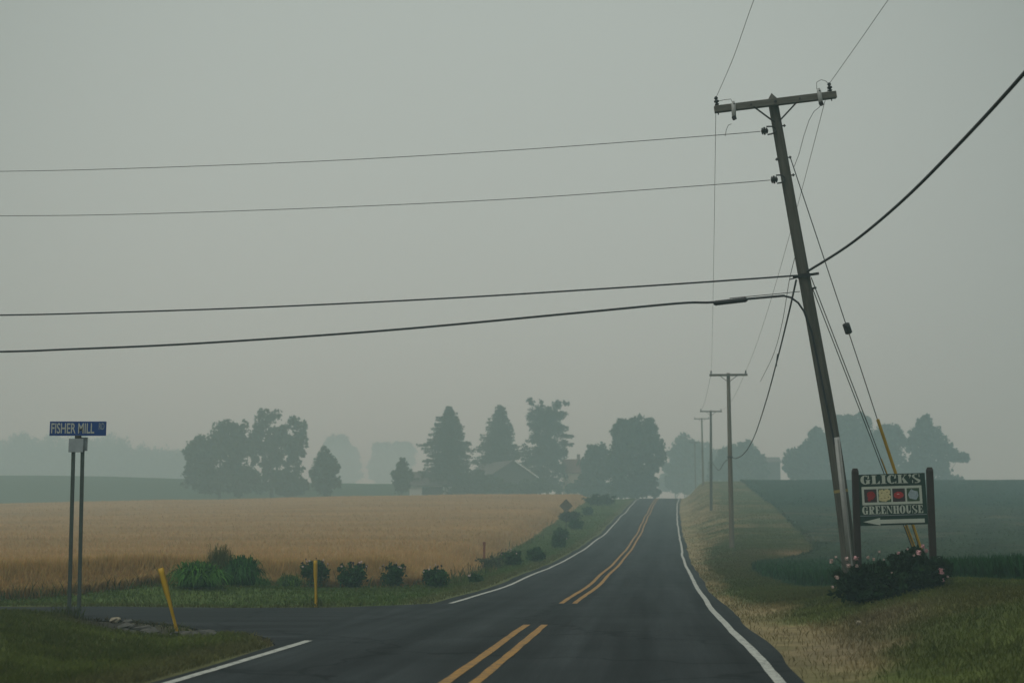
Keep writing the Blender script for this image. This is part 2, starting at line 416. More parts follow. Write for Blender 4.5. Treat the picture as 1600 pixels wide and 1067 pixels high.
def colvar(base, n, v=.25, hue=.08):
    base = np.array(base); k = 1 + v * (rng.random((n, 1)) * 2 - 1)
    return np.clip(base[None, :] * k * (1 + hue * (rng.random((n, 3)) * 2 - 1)), 0, 1)

# ------------------------------------------------------------------ regions
wheat_front = hermite([-400, -60, -30, -16, -12, -9.5, -8, -6.6, -5, -3], [34.5, 34.2, 34.0, 34.2, 35.2, 37.5, 40.0, 42.5, 44.6, 46.0])
wheat_off = hermite([30, 40, 48, 60, 75, 110, 160, 216], [5.6, 5.6, 5.3, 5.5, 6.7, 8.0, 9.0, 9.8])
def wheat_d(x, y):
    """> 0 inside the wheat"""
    e = xc(y) - wheat_off(y)
    end = 216 + 0 * x
    return np.minimum(np.minimum(y - wheat_front(x), e - x), end - y) + .35 * (vnoise(x, y, 1.7) - .5)

crop_edge = hermite([-80, 12, 18, 22, 25, 27.5, 30, 36, 42, 48, 56, 62, 68, 75, 90, 110, 140, 180, 215, 260, 1300],
                    [30, 24, 16.2, 12.4, 10.7, 9.75, 9.3, 8.1, 8.2, 8.6, 9.3, 10.6, 13.2, 15.6, 18.5, 21.6, 26, 30.8, 34.5, 41, 190])
def crop_d(x, y):
    return np.minimum(x - crop_edge(y), 246 - y) + .3 * (vnoise(x, y, 2.3) - .5)

def asph_edge(y, side):
    y = np.asarray(y, float)
    return (3.52 if side > 0 else 3.14) + .05 * (vnoise(y, y * 0 + side * 9, 1.4) - .5) + .14 * (vnoise(y, y * 0 + side * 5, 4.0) - .5)

GRASS, DRYG, DIRT = np.array([.070, .084, .022]), np.array([.27, .205, .11]), np.array([.20, .16, .11])
WHEAT, CROP = np.array([.50, .315, .135]), np.array([.030, .066, .034])
def ground_col(x, y):
    s = x - xc(y); n1, n2, n3 = fbm(x, y, 2.6), fbm(x + 9, y + 40, 7.0), fbm(x * 1.0, y * .35, 1.3)
    c = GRASS[None, :] * (0.72 + .56 * n1)[:, None]
    vg = (sst(31.5, 33, y) * sst(0, -2, x - xc(y)))[:, None]; c = c * (1 - vg) + np.array([.070, .108, .026])[None, :] * (.8 + .4 * n1)[:, None] * vg
    olive = sst(.42, .7, n2)[:, None] * (1 - .7 * vg); pat = sst(.5, .62, fbm(x + 5, y * 1.6, 2.2))[:, None] * (y < 31)[:, None]; c = c * (1 + .45 * pat)
    c = c * (1 - .5 * olive) + np.array([.085, .066, .022]) * .5 * olive
    # dry strip along the right of the road, wider on the bank
    wdry = .8 + .4 * sst(12, 24, y) * (1 - sst(26, 40, y)) - .25 * sst(26, 34, y) * (1 - sst(60, 80, y)) + 3.4 * sst(78, 115, y)
    k = (1 - sst(wdry * .6, wdry * 1.25, s - 3.5 + 2.4 * (n1 - .5) * wdry)) * sst(3.0, 3.4, s) * (.45 + .55 * sst(.34, .56, fbm(x + 70, y * .6 + 20, 1.7)))
    c = c * (1 - .85 * k[:, None]) + (DRYG * (.75 + .5 * n3)[:, None]) * .85 * k[:, None]
    # straw-coloured mown grass between bank and field
    k = sst(.35, .62, n2 + .25 * (n3 - .5)) * sst(4, 7, s) * sst(66, 95, y) * (1 - sst(205, 230, y))
    c = c * (1 - .42 * k[:, None]) + DRYG * np.array([.75, .78, .75]) * .42 * k[:, None]
    # a bare patch at the field corner, a rut on the mound
    k = np.exp(-((x - 14.6) / 1.3) ** 2 - ((y - 71) / 3.6) ** 2)
    c = c * (1 - k[:, None]) + np.array([.30, .20, .12]) * k[:, None]
    k = .75 * np.exp(-((s - 5.0 - .28 * (y - 21)) / .75) ** 2) * sst(14, 18, y) * (1 - sst(23, 26, y)) * (.5 + n1)
    k = np.clip(k, 0, 1); c = c * (1 - k[:, None]) + np.array([.15, .115, .07]) * k[:, None]
    # left edge of asphalt: thin dry rim; gravel and dirt around the culvert
    k = .55 * (1 - sst(3.6, 4.3, -s + .8 * (n1 - .5))) * sst(2.8, 3.2, -s) + .7 * (1 - sst(.1, .8, np.abs(side_mask(x, y)) + .5 * (n1 - .5))) * (y < 27)
    k = np.clip(k, 0, 1) * (y < 200); c = c * (1 - k[:, None]) + np.array([.13, .115, .06]) * k[:, None]
    k = np.clip(1.2 * np.exp(-((x + 5.8) / 1.0) ** 2 - ((y - 23.4) / .9) ** 2), 0, 1) * sst(.3, .55, n1)
    c = c * (1 - k[:, None]) + np.array([.14, .12, .09]) * k[:, None]
    k = np.clip(1.5 * np.exp(-((x + 6.6 + .75 * (y - 24)) / 1.0) ** 2 - ((y - 24.2) / 1.5) ** 2), 0, 1) * sst(.28, .5, n3) * (side_mask(x, y) < 0)
    c = c * (1 - k[:, None]) + np.array([.034, .029, .023]) * (.5 + n1)[:, None] * k[:, None]
    w = sst(-.2, .3, wheat_d(x, y))[:, None]; c = c * (1 - w) + WHEAT * .55 * w
    w = sst(-.2, .3, crop_d(x, y))[:, None]; c = c * (1 - w) + CROP * .8 * w
    far = (sst(214, 220, y) * sst(-6, -14, x))[:, None]
    c = c * (1 - far) + np.array([.020, .048, .022]) * far
    return c

# ------------------------------------------------------------------ ground, roads, markings
ys = [-70.0]
while ys[-1] < 1180:
    y = ys[-1]; ys.append(y + (2.0 if y < 8 else .32 if y < 42 else .32 * y / 42 if y < 320 else 14))
ys = np.array(ys)
so = [0.0]
while so[-1] < 520: so.append(so[-1] + (.34 if so[-1] < 14 else .34 * (so[-1] / 14) ** 1.25))
so = np.array(so); so = np.concatenate([-so[:0:-1], so])
YY, SS = np.meshgrid(ys, so, indexing='ij'); XX = xc(YY) + SS
x, y = XX.ravel(), YY.ravel(); s = SS.ravel()
z = H(x, y) - .03
on_road = (np.abs(s) < 2.85) | ((side_mask(x, y) > .25) & (x > -300))
z[on_road] -= .10
ground = np_mesh('ground', np.stack([x, y, z], 1), grid_faces(len(ys), len(so)), M['ground'], ground_col(x, y), smooth=True)
tag(ground, kind='structure')

def road_sheet(name, yv, left, right, nx, m, lift=0.0, skirt=.12):
    t = np.linspace(0, 1, nx)
    Y2, T2 = np.meshgrid(yv, t, indexing='ij'); l, r = left(yv)[:, None], right(yv)[:, None]
    X2 = l + (r - l) * T2; Z2 = H(X2, Y2) + lift
    X2 = np.concatenate([X2[:, :1], X2, X2[:, -1:]], 1); Y2 = np.concatenate([Y2[:, :1], Y2, Y2[:, -1:]], 1)
    Z2 = np.concatenate([Z2[:, :1] - skirt, Z2, Z2[:, -1:] - skirt], 1)
    v = np.stack([X2.ravel(), Y2.ravel(), Z2.ravel()], 1)
    uv = np.stack([(X2 - xc(Y2)).ravel(), Y2.ravel()], 1)
    return np_mesh(name, v, grid_faces(len(yv), nx + 2), m, uv=uv)

yv = np.concatenate([np.arange(-60, 10, 2), np.arange(10, 60, .5), np.arange(60, 330, 1.5)])
tag(road_sheet('road', yv, lambda q: xc(q) - asph_edge(q, -1), lambda q: xc(q) + asph_edge(q, 1), 15, M['asphalt']), kind='structure')

# side road: strips across x
xv = np.concatenate([np.arange(-300, -30, 5), np.arange(-30, -3.2, .25), [-3.2]])
t = np.linspace(0, 1, 24)
X2, T2 = np.meshgrid(xv, t, indexing='ij')
jn = .25 * (vnoise(xv, xv * 0, 1.2) - .5); jf = .2 * (vnoise(xv, xv * 0 + 44, 1.2) - .5)
l, r = (yn(xv) + jn)[:, None], (yf(xv) + jf)[:, None]; Y2 = l + (r - l) * T2; Z2 = H(X2, Y2) - .006
X2 = np.concatenate([X2[:, :1], X2, X2[:, -1:]], 1); Y2 = np.concatenate([Y2[:, :1], Y2, Y2[:, -1:]], 1); Z2 = np.concatenate([Z2[:, :1] - .12, Z2, Z2[:, -1:] - .12], 1)
v = np.stack([X2.ravel(), Y2.ravel(), Z2.ravel()], 1)
f = grid_faces(len(xv), 26)[:, ::-1]
tag(np_mesh('side_road', v, f, M['asphalt_old'], uv=np.stack([Y2.ravel(), X2.ravel()], 1)), kind='structure')
# the flared mouth between side road and main road
xm = np.arange(-3.2, 1.6, .2); X2, T2 = np.meshgrid(xm, t, indexing='ij')
l, r = np.interp(xm, [-3.2, -2.6, -1.5], [18.0, 16, 14])[:, None], yf(xm)[:, None]; Y2 = l + (r - l) * T2
tag(np_mesh('side_road_mouth', np.stack([X2.ravel(), Y2.ravel(), (H(X2, Y2) - .005).ravel()], 1), grid_faces(len(xm), 24)[:, ::-1], M['asphalt'], uv=np.stack([X2.ravel(), Y2.ravel()], 1)), kind='structure')

def marking(name, s0, y0, y1, w, m, wob=.03, lift=.005):
    q = np.concatenate([np.arange(y0, min(y1, 60), .4), np.arange(max(60, y0), y1, 1.5), [y1]])
    c0 = xc(q) + s0 + wob * (vnoise(q, q * 0 + s0 * 7, 6) - .5) * 2
    wl = w * (.44 + .16 * vnoise(q, q * 0 + s0 * 3, .7)); wr = w * (.44 + .16 * vnoise(q, q * 0 + s0 * 5 + 9, .7)); X2 = np.stack([c0 - wl, c0 + wr], 1); Y2 = np.stack([q, q], 1)
    v = np.stack([X2.ravel(), Y2.ravel(), (H(X2, Y2) + lift).ravel()], 1)
    return tag(np_mesh(name, v, grid_faces(len(q), 2), m), kind='structure')
for (a, b) in ((-50, 24.4), (33.2, 320)):
    for s0 in (-.155, .155): marking('centre_line', s0, a, b, .115, M['yellow_paint'], .02)
marking('edge_line', 3.2, -50, 320, .115, M['white_paint'], .05)
marking('edge_line', -2.95, -50, 20.6, .115, M['white_paint'], .03)
marking('edge_line', -2.72, 33.3, 320, .115, M['white_paint'], .04)

# ------------------------------------------------------------------ trees
def blob_points(lobes, n, clump=.22, inner=.35):
    """points gathered into clumps over ellipsoid lobes [(centre, (rx,ry,rz))]"""
    vol = np.array([(r[0] * r[1] * r[2]) ** (2 / 3) for _, r in lobes]); vol /= vol.sum(); out = []
    for (c, r), wgt in zip(lobes, vol):
        m = max(8, int(n * wgt)); nc = max(9, int(26 * wgt * len(lobes) ** .5 + 14))
        d = rng.normal(size=(nc, 3)); d /= np.linalg.norm(d, axis=1)[:, None]
        rad = inner + (1.0 - inner) * rng.random(nc) ** .45
        cc = d * rad[:, None] * (1 - clump * .55)
        k = rng.integers(0, nc, m); q = rng.normal(size=(m, 3)); q /= np.linalg.norm(q, axis=1)[:, None]
        q *= (rng.random(m) ** .5)[:, None] * clump * (.7 + .6 * rng.random(nc))[k][:, None] * 1.5
        out.append(np.array(c)[None, :] + (cc[k] + q) * np.array(r)[None, :])
    return np.concatenate(out, 0)

def px_lobes(d, lobes, depth=.85, root=None):
    """lobes in photo pixels (px, py, rx, ry[, dy]) -> world ellipsoids about distance d"""
    k = d / F; out = []
    for L in lobes:
        dy = L[4] if len(L) > 4 else 0
        p = at(L[0], L[1], d) + Vector((0, dy, 0)); rx, rz = L[2] * k, L[3] * k
        if root is not None: p = p - root
        out.append(((p.x, p.y, p.z), (rx, min(rx, rz * 1.4) * depth + .2, rz)))
    return out

def trunk_mesh(name, base, top, r0, parent, limbs, m=None, seed=1):
    rr = random.Random(seed); mb = MB(); n = 7
    pts = [Vector(base).lerp(Vector(top), i / n) + Vector((rr.uniform(-.12, .12), rr.uniform(-.12, .12), 0)) * (i > 0) for i in range(n + 1)]
    mb.tube(pts, [r0 * (1.25 if i == 0 else 1 - .75 * i / n) for i in range(n + 1)], 9)
    for tgt in limbs:
        k = rr.randint(2, 5); a = pts[k]; b = Vector(tgt); mid = a.lerp(b, .5) + Vector((0, 0, -.06 * (b - a).length))
        mb.tube([a, mid, b], [r0 * .42, r0 * .26, r0 * .08], 6)
    return mb.build(name, m or M['bark'], parent)

def broad_tree(name, label, d, lobes, foot, n, leaf=.34, c=(.030, .050, .022), group=None, cat='tree', r0=.32, clump=.24, seed=1):
    """foot: photo px of the trunk"""
    X = (foot - 800) * d / F; root = Vector((X, d, Hs(X, d)))
    o = empty(name, root, label, cat, group)
    lb = px_lobes(d, lobes, root=root)
    p = blob_points(lb, n, clump)
    p = p[p[:, 2] > .15]
    cc = colvar(c, len(p), .35, .1)
    v, f, vc = leaves(p, leaf * max(1, d / 225) * (.55 + .75 * rng.random(len(p))), cc, .5)
    np_mesh('crown', v, f, M['leaf'], vc, parent=o)
    zt = max(q[0][2] for q in lb); top = max(lb, key=lambda q: q[0][2])[0]
    trunk_mesh('trunk', (0, 0, -.3), (top[0] * .7, top[1], zt), r0, o, [q[0] for q in lb[:7]], seed=seed)
    return o

def conifer(name, label, d, px, top, halfw, foot_y, c=(.020, .038, .026), droop=.25, seed=1, group=None, shape=.85, gap=.36, low=.03):
    rr = np.random.default_rng(seed); X = (px - 800) * d / F; root = Vector((X, d, Hs(X, d)))
    o = empty(name, root, label, 'tree', group)
    h = at(px, top, d).z - root.z; Rm = halfw * d / F
    P, C, S = [], [], []; mb = MB()
    mb.tube([(0, 0, -.3), (0, 0, h * .5), (0, 0, h * .97)], [.36, .2, .03], 8)
    zz = h * low
    while zz < h * .985:
        t = zz / h; L0 = Rm * min(1, ((1 - t) / .60)) ** shape * (1 if t > .16 else .8 + t * 1.2)
        wf = rr.uniform(.80, 1.12); lop = rr.random() * 6.28; nb = int(7 + 7 * (1 - t)); a0 = rr.random() * 6.28
        for k in range(nb):
            a = a0 + 6.283 * k / nb + rr.normal() * .18; L = L0 * wf * rr.uniform(.66, 1.14) * (1 + .16 * math.cos(a - lop) + .10 * math.cos(2 * a + 9 * t + seed))
            dz = rr.uniform(.7, 1.25) * droop * L; base = np.array([0, 0, zz + rr.normal() * .12])
            dirv = np.array([math.cos(a), math.sin(a), 0])
            m = int(12 + 14 * L); tt = rr.random(m) ** .7
            q = base + dirv[None, :] * (tt * L)[:, None]
            q[:, 2] += -dz * tt + .45 * dz * tt ** 3
            wd = .30 * L * (1 - tt * .75) * .55
            side = np.array([-math.sin(a), math.cos(a), 0])
            q += side[None, :] * (rr.normal(size=m) * wd)[:, None]; q[:, 2] -= np.abs(rr.normal(size=m)) * .22
            P.append(q); S.append(.13 + .2 * rr.random(m)); C.append(colvar(c, m, .3, .1) * (1 + .25 * tt[:, None]))
            if L > .8: mb.tube([base, base + dirv * L * .5 + [0, 0, -dz * .45], base + dirv * L * .9 + [0, 0, -dz * .6]], [.06, .04, .012], 4)
        zz += gap * (.75 + .6 * (1 - t))
    P, C, S = np.concatenate(P), np.concatenate(C), np.concatenate(S)
    v, f, vc = leaves(P, S, C, .3, .5)
    np_mesh('crown', v, f, M['leaf'], vc, parent=o)
    mb.build('trunk', M['bark'], o)
    return o

def plume_pine(name, label, d, px, top, plumes, seed=3):
    """an open old pine: flat plumes at the ends of bare limbs; plumes are (px, py, halfw, halfh)"""
    X = (px - 800) * d / F; root = Vector((X, d, Hs(X, d))); o = empty(name, root, label, 'tree')
    k = d / F; lb = []; rr = random.Random(seed); limbs = []
    for (a, b, w, h_) in plumes:
        p = at(a, b, d) - root + Vector((0, rr.uniform(-1.6, 1.6), 0)); lb.append(((p.x, p.y, p.z), (w * k, w * k * .8, h_ * k))); limbs.append((p.x, p.y, p.z - h_ * k * .3))
    p = blob_points(lb, 22000, .22, .1)
    v, f, vc = leaves(p, .16 + .24 * rng.random(len(p)), colvar((.022, .040, .028), len(p), .3), .6, .45)
    np_mesh('crown', v, f, M['leaf'], vc, parent=o)
    h = at(px, top, d).z - root.z; mb = MB()
    mb.tube([(0, 0, -.3), (.1, 0, h * .5), (0, 0, h * .93)], [.42, .28, .07], 8)
    for q in limbs:
        a = Vector((0, 0, max(1.5, q[2] - .25 * math.hypot(q[0], q[1])))); mb.tube([a, a.lerp(Vector(q), .5) + Vector((0, 0, -.1)), q], [.11, .07, .02], 5)
    mb.build('trunk', M['bark'], o)
    return o

# left group
broad_tree('broad_tree', 'wide rounded dark tree standing behind the wheat, left of the tall twin-domed tree', 285,
           [(342, 715, 50, 50), (305, 722, 20, 26), (348, 682, 32, 24), (380, 700, 26, 40), (340, 748, 56, 26), (375, 750, 30, 24), (318, 695, 20, 20), (296, 706, 12, 12), (404, 752, 22, 20)], 345, 17000, seed=1)
broad_tree('tall_tree', 'tall tree with two leafy domes and sky showing through its lower crown', 290,
           [(420, 668, 26, 32), (455, 678, 24, 32), (408, 695, 18, 24), (440, 700, 24, 26), (466, 705, 15, 24), (428, 728, 22, 20), (458, 732, 16, 18), (400, 722, 9, 12), (472, 690, 10, 14)], 428, 8200, leaf=.31, clump=.2, r0=.45, seed=2)
broad_tree('bush_tree', 'low bushy tree under the right side of the tall twin-domed tree', 283,
           [(452, 755, 24, 20), (440, 748, 14, 14), (470, 760, 12, 12)], 452, 4200, r0=.15, seed=3)
broad_tree('small_tree', 'small upright oval tree standing alone right of the twin-domed tree', 282,
           [(509, 748, 22, 24), (508, 724, 17, 18), (506, 708, 9, 10), (496, 738, 12, 14), (522, 735, 10, 14)], 508, 6800, leaf=.3, r0=.2, seed=4)
broad_tree('young_tree', 'little ragged tree at the left end of the low white-walled shed', 280,
           [(628, 752, 14, 18), (628, 733, 10, 12), (628, 723, 6, 8), (618, 742, 8, 8), (638, 745, 8, 10)], 628, 3600, leaf=.28, r0=.14, seed=5)
# farm
conifer('spruce', 'pointed spruce beside the low white-walled shed', 290, 701, 632, 53, 770, seed=5, shape=.7)
conifer('spruce', 'dense spruce rising behind the barn with the white roof edge', 314, 781, 630, 53, 770, seed=9, shape=.7)
plume_pine('old_pine', 'open flat-topped pine with layered jutting limbs right of the barn', 316, 855, 622,
           [(828, 630, 10, 8), (851, 645, 20, 11), (870, 633, 12, 9), (884, 629, 8, 5), (838, 652, 18, 14), (866, 652, 20, 13), (852, 672, 33, 14), (880, 668, 12, 4), (884, 682, 13, 4), (834, 684, 17, 10), (860, 690, 34, 12),
            (886, 694, 13, 4), (850, 708, 35, 14), (878, 708, 13, 6), (850, 728, 34, 16), (836, 745, 20, 14), (866, 748, 22, 16), (820, 700, 8, 8), (824, 722, 12, 12), (854, 658, 30, 18), (854, 700, 18, 26), (838, 643, 13, 10), (868, 645, 15, 10), (848, 632, 7, 8), (864, 668, 20, 16), (838, 668, 16, 14), (874, 708, 18, 14), (836, 716, 22, 14), (862, 730, 26, 18), (846, 758, 26, 14)])
broad_tree('dark_tree', 'low dark rounded tree between the red-roofed house and the large maple', 305,
           [(930, 735, 24, 30), (932, 706, 16, 18), (918, 725, 14, 18), (946, 722, 12, 20), (928, 752, 24, 18), (930, 766, 26, 12)], 930, 7000, c=(.028, .043, .025), seed=6)
broad_tree('maple_tree', 'large rounded tree at the left road edge on the hill crest', 290,
           [(990, 695, 34, 38), (1000, 672, 24, 20), (974, 680, 20, 24), (966, 712, 18, 28), (1018, 702, 20, 26), (1024, 726, 14, 15), (990, 738, 32, 28), (1008, 670, 20, 18), (1012, 752, 18, 14), (962, 752, 16, 18), (1034, 712, 8, 10), (976, 664, 12, 10), (990, 764, 34, 14), (965, 768, 18, 10), (1018, 766, 16, 12)], 988, 17000, seed=7)
# beyond the crest
G1 = 'hazy trees beyond the hill crest'
broad_tree('roadside_tree', 'faint hazy tree right of the road where it passes over the crest', 420,
           [(1066, 702, 20, 24), (1052, 725, 16, 22), (1082, 718, 14, 26), (1072, 742, 24, 20), (1086, 700, 8, 14), (1068, 760, 24, 14), (1050, 752, 10, 14)], 1066, 6200, leaf=.42, group=G1, seed=8)
broad_tree('field_tree', 'hazy round-topped tree directly behind the second tan utility pole', 370,
           [(1150, 715, 24, 28), (1168, 705, 16, 20), (1136, 725, 20, 26), (1180, 728, 16, 22), (1160, 745, 36, 18), (1120, 735, 16, 18), (1190, 738, 14, 16)], 1155, 9000, leaf=.4, group=G1, seed=9)
broad_tree('field_tree', 'low hazy tree at the left end of the tall tree row on the right', 345,
           [(1250, 722, 22, 24), (1262, 704, 14, 16), (1236, 730, 14, 20), (1262, 740, 26, 18)], 1252, 6200, leaf=.36, group=G1, seed=10)
broad_tree('field_tree', 'hazy tree with a small round top knob just left of the leaning utility pole', 352,
           [(1280, 700, 22, 26), (1275, 678, 11, 10), (1292, 720, 22, 30), (1268, 715, 14, 22), (1284, 742, 26, 16)], 1280, 7200, leaf=.36, group=G1, seed=11)
broad_tree('field_tree', 'tallest broad hazy tree right of the leaning pole and left of the guy wires', 348,
           [(1330, 680, 32, 30), (1322, 656, 16, 12), (1346, 658, 16, 12), (1312, 705, 22, 36), (1350, 705, 28, 34), (1332, 735, 36, 24)], 1332, 12000, leaf=.36, group=G1, seed=12)
broad_tree('field_tree', 'hazy tree seen behind the yellow guy guards above the greenhouse sign', 342,
           [(1385, 690, 22, 26), (1395, 676, 16, 14), (1376, 710, 20, 30), (1398, 708, 16, 26), (1386, 738, 28, 18), (1408, 688, 8, 12), (1414, 742, 20, 16), (1362, 740, 20, 20)], 1386, 8600, leaf=.36, group=G1, seed=13)
broad_tree('field_tree', 'last hazy tree of the row with a long drooping limb, right of the greenhouse sign', 330,
           [(1442, 678, 20, 24), (1448, 660, 10, 12), (1432, 692, 18, 24), (1462, 690, 20, 22), (1478, 708, 18, 16), (1448, 722, 28, 24), (1498, 716, 14, 8), (1508, 714, 8, 8), (1470, 735, 16, 14), (1436, 742, 20, 12), (1424, 724, 14, 18), (1468, 748, 34, 10)], 1450, 9800, leaf=.34, group=G1, seed=14)
broad_tree('roadside_tree', 'very faint wide tree right behind the two smaller utility poles at the crest', 480,
           [(1100, 712, 20, 22), (1120, 722, 18, 20), (1088, 730, 22, 22), (1110, 742, 40, 18), (1130, 736, 14, 16)], 1104, 5200, leaf=.42, group=G1, seed=31)
broad_tree('roadside_tree', 'very faint low tree closing the view at the end of the road', 520,
           [(1052, 738, 14, 18), (1040, 752, 14, 14), (1062, 752, 20, 18), (1078, 752, 20, 16)], 1056, 3800, leaf=.42, group=G1, seed=32)
# very far, almost lost in the smoke
G2 = 'trees almost lost in the smoke'
broad_tree('distant_tree', 'tree almost lost in smoke between twin-domed tree and small oval tree', 1040,
           [(530, 705, 22, 24), (516, 722, 14, 20), (545, 722, 18, 22), (530, 745, 34, 20)], 530, 4000, leaf=.6, group=G2, seed=15)
broad_tree('distant_tree', 'tree almost lost in smoke just left of the pointed spruce', 1050,
           [(600, 712, 20, 20), (625, 708, 22, 20), (612, 735, 34, 24), (588, 730, 12, 16)], 610, 4600, leaf=.6, group=G2, seed=16)
# wood along the far left rise: reads as one mass
lb = []
for i in range(46):
    a = -60 + i * 8.2; lb.append((a + 4, 738 + random.uniform(-4, 4), 22, 20, random.uniform(-14, 14))); lb.append((a, 722 + random.uniform(-4, 4), 20, 20, random.uniform(-14, 14)))
    a = a + random.uniform(-3, 3); lb.append((a, 704 + random.uniform(-9, 8) + 34 * float(sst(160, 330, a)), random.uniform(14, 24), random.uniform(16, 26), random.uniform(-14, 14)))
p = blob_points(px_lobes(760, lb), 60000, .3, .2)
v, f, vc = leaves(p, .5 + .6 * rng.random(len(p)), colvar((.03, .048, .026), len(p), .3), .4)
tag(np_mesh('far_wood', v, f, M['leaf'], vc), 'hazy wood along the rise beyond the green field on the left', 'wood', kind='stuff')

# ------------------------------------------------------------------ farm buildings
def gable_house(name, label, d, px0, px1, eave_py, ridge_py, depth, yaw, wall, roof, over=.35, cat='building'):
    """front wall spans px0..px1 at distance d; ridge runs along the front"""
    a, b = at(px0, eave_py, d), at(px1, eave_py, d); w = b.x - a.x; cx = (a.x + b.x) / 2
    g = Hs(cx, d); e = a.z - g; r = at(px0, ridge_py, d).z - g
    o = empty(name, (cx, d + depth / 2, g), label, cat, rot=(0, 0, yaw))
    mb = MB(); mb.box((0, 0, e / 2 - .3), (w, depth, e + .6))
    for s_ in (-1, 1):
        x0, x1 = s_ * (w / 2 - .002), s_ * (w / 2 - .15)
        mb.add([(x0, -depth / 2, e), (x0, depth / 2, e), (x0, 0, r), (x1, -depth / 2, e), (x1, depth / 2, e), (x1, 0, r)], [(0, 1, 2), (3, 5, 4), (0, 2, 5, 3), (1, 4, 5, 2)])
    mb.build('wall', M[wall], o)
    mb = MB(); sl = (r - e) / (depth / 2)
    for s_ in (-1, 1):
        y0 = s_ * (depth / 2 + over); z0 = e - sl * over
        W = w / 2 + over
        mb.add([(-W, y0, z0), (W, y0, z0), (W, 0, r), (-W, 0, r), (-W, y0, z0 + .16), (W, y0, z0 + .16), (W, 0, r + .16), (-W, 0, r + .16)],
               [(0, 1, 2, 3), (4, 7, 6, 5), (0, 4, 5, 1), (1, 5, 6, 2), (2, 6, 7, 3), (3, 7, 4, 0)])
    mb.build('roof', M[roof], o)
    return o, w, e, r

o, w, e, r = gable_house('farm_shed', 'low farm shed with white wall, grey roof and dark open bay', 286, 640, 705, 757, 737, 7, 0, 'wall_white', 'roof_grey')
MB().box((w * .05, -3.52, e * .47), (w * .5, .06, e * .9)).build('dark_doorway', M['dark'], o)  # flat dark slab painting the shade inside the shed's open bay
MB().box((w * .43, -3.52, e * .55), (w * .09, .05, e * .36)).build('window', M['dark'], o)

d = 300; pk = at(802, 720, d); gx = (802 - 800) * d / F; g = Hs(gx, d)
o = empty('barn', (gx, d, g), 'grey farm barn with a white sloping roof edge between the two spruces', 'barn', rot=(0, 0, R(24)))
hr = pk.z - g; er = hr - 3.2; W = 5.2; L = 16
mb = MB(); mb.prism([(-W, -.4), (W, -.4), (W, er), (0, hr), (-W, er)], 0, L); mb.build('wall', M['wall_grey'], o)
mb = MB(); sl = 3.2 / W
for s_ in (-1, 1):
    q = [(0, hr + .02), (s_ * (W + .5), er - .5 * sl + .02), (s_ * (W + .5), er - .5 * sl + .22), (0, hr + .22)]
    mb.prism(q if s_ > 0 else q[::-1], -.4, L + .4)
mb.build('roof', M['roof_grey'], o)
mb = MB(); mb.prism([(0.15, hr - .12), (W + .5, er - .5 * sl - .05), (W + .5, er - .5 * sl + .24), (0.15, hr + .2)], -.47, -.405); mb.build('rake_trim', M['trim'], o)
mb = MB(); mb.box((0, -.03, 1.5), (3.0, .06, 3.0)); mb.build('dark_doorway', M['dark'], o)

o, w, e, r = gable_house('farmhouse', 'cream farmhouse with red roof and white porch behind the wheat', 318, 881, 930, 737, 717, 7, 0, 'wall_cream', 'roof_red')
for k in (-.32, .05, .36):
    fr = MB().box((w * k, -3.53, e * .68), (.95, .06, 1.3)).build('window', M['trim'], o); MB().box((w * k, -3.575, e * .68), (.75, .03, 1.1)).build('pane', M['dark'], fr)
mb = MB(); mb.box((-w * .5 - .9, -4.2, 2.1), (3.4, 2.2, .16)); mb.build('porch_roof', M['trim'], o)
for k in (-2.4, .5): MB().box((-w * .5 + k, -5.1, .9), (.18, .18, 2.24)).build('porch_post', M['trim'], o)
MB().box((0, 1.0, r + .5), (.7, .7, 1.6)).build('chimney', M['roof_red'], o)
broad_tree('garden_shrub', 'low dark shrubs along the foot of the barn gable', 294, [(822, 760, 18, 12), (838, 761, 14, 10), (850, 760, 14, 11), (768, 757, 18, 14), (752, 752, 14, 18), (792, 762, 18, 9)], 815, 5200, r0=.1, seed=21, cat='shrub')
broad_tree('garden_shrub', 'low dark shrubs in front of the red-roofed farmhouse', 312, [(893, 763, 10, 8), (905, 760, 12, 10), (872, 765, 8, 6)], 895, 1800, r0=.1, seed=22, cat='shrub')
gable_house('outbuilding', 'small hazy building between the field trees right of the tan pole', 375, 1197, 1219, 722, 714, 6, 0, 'wall_grey', 'roof_grey')

# ------------------------------------------------------------------ utility poles
D1 = 28.5
P0 = at(1328, 934, D1); P1 = at(1206, 150, D1); P0.z = Hs(P0.x, D1)
lean = math.atan2(P1.x - P0.x, P1.z - P0.z); LEN1 = (P1 - P0).length
pole = empty('utility_pole', P0, 'near utility pole leaning left behind the greenhouse sign, with pale cable guard', 'utility pole', rot=(0, lean, 0))
MW = Matrix.Translation(P0) @ Euler((0, lean, 0)).to_matrix().to_4x4(); MI = MW.inverted()
def lp(px, py, dy=0.0): return MI @ at(px, py, D1 + dy)      # photo pixel -> the leaning pole's own frame
def prad(z): return .150 + (.102 - .150) * z / LEN1
_bow = sorted((lp(px, py).z, lp(px, py).x) for px, py in ((1206, 150), (1236, 320), (1268.7, 500), (1301.5, 684), (1315.5, 780), (1324, 850), (1330, 934)))
bowf = hermite([q[0] for q in _bow], [q[1] for q in _bow])
def cx(z): return float(bowf(z))                              # the old shaft is slightly bowed
mb = MB(); n = 24
pts = [Vector((cx(-.6 + (LEN1 + .52) * i / n), 0, -.6 + (LEN1 + .52) * i / n)) for i in range(n + 1)]
mb.tube(pts, [prad(p.z) for p in pts], 18, caps=True)
tz = pts[-1].z
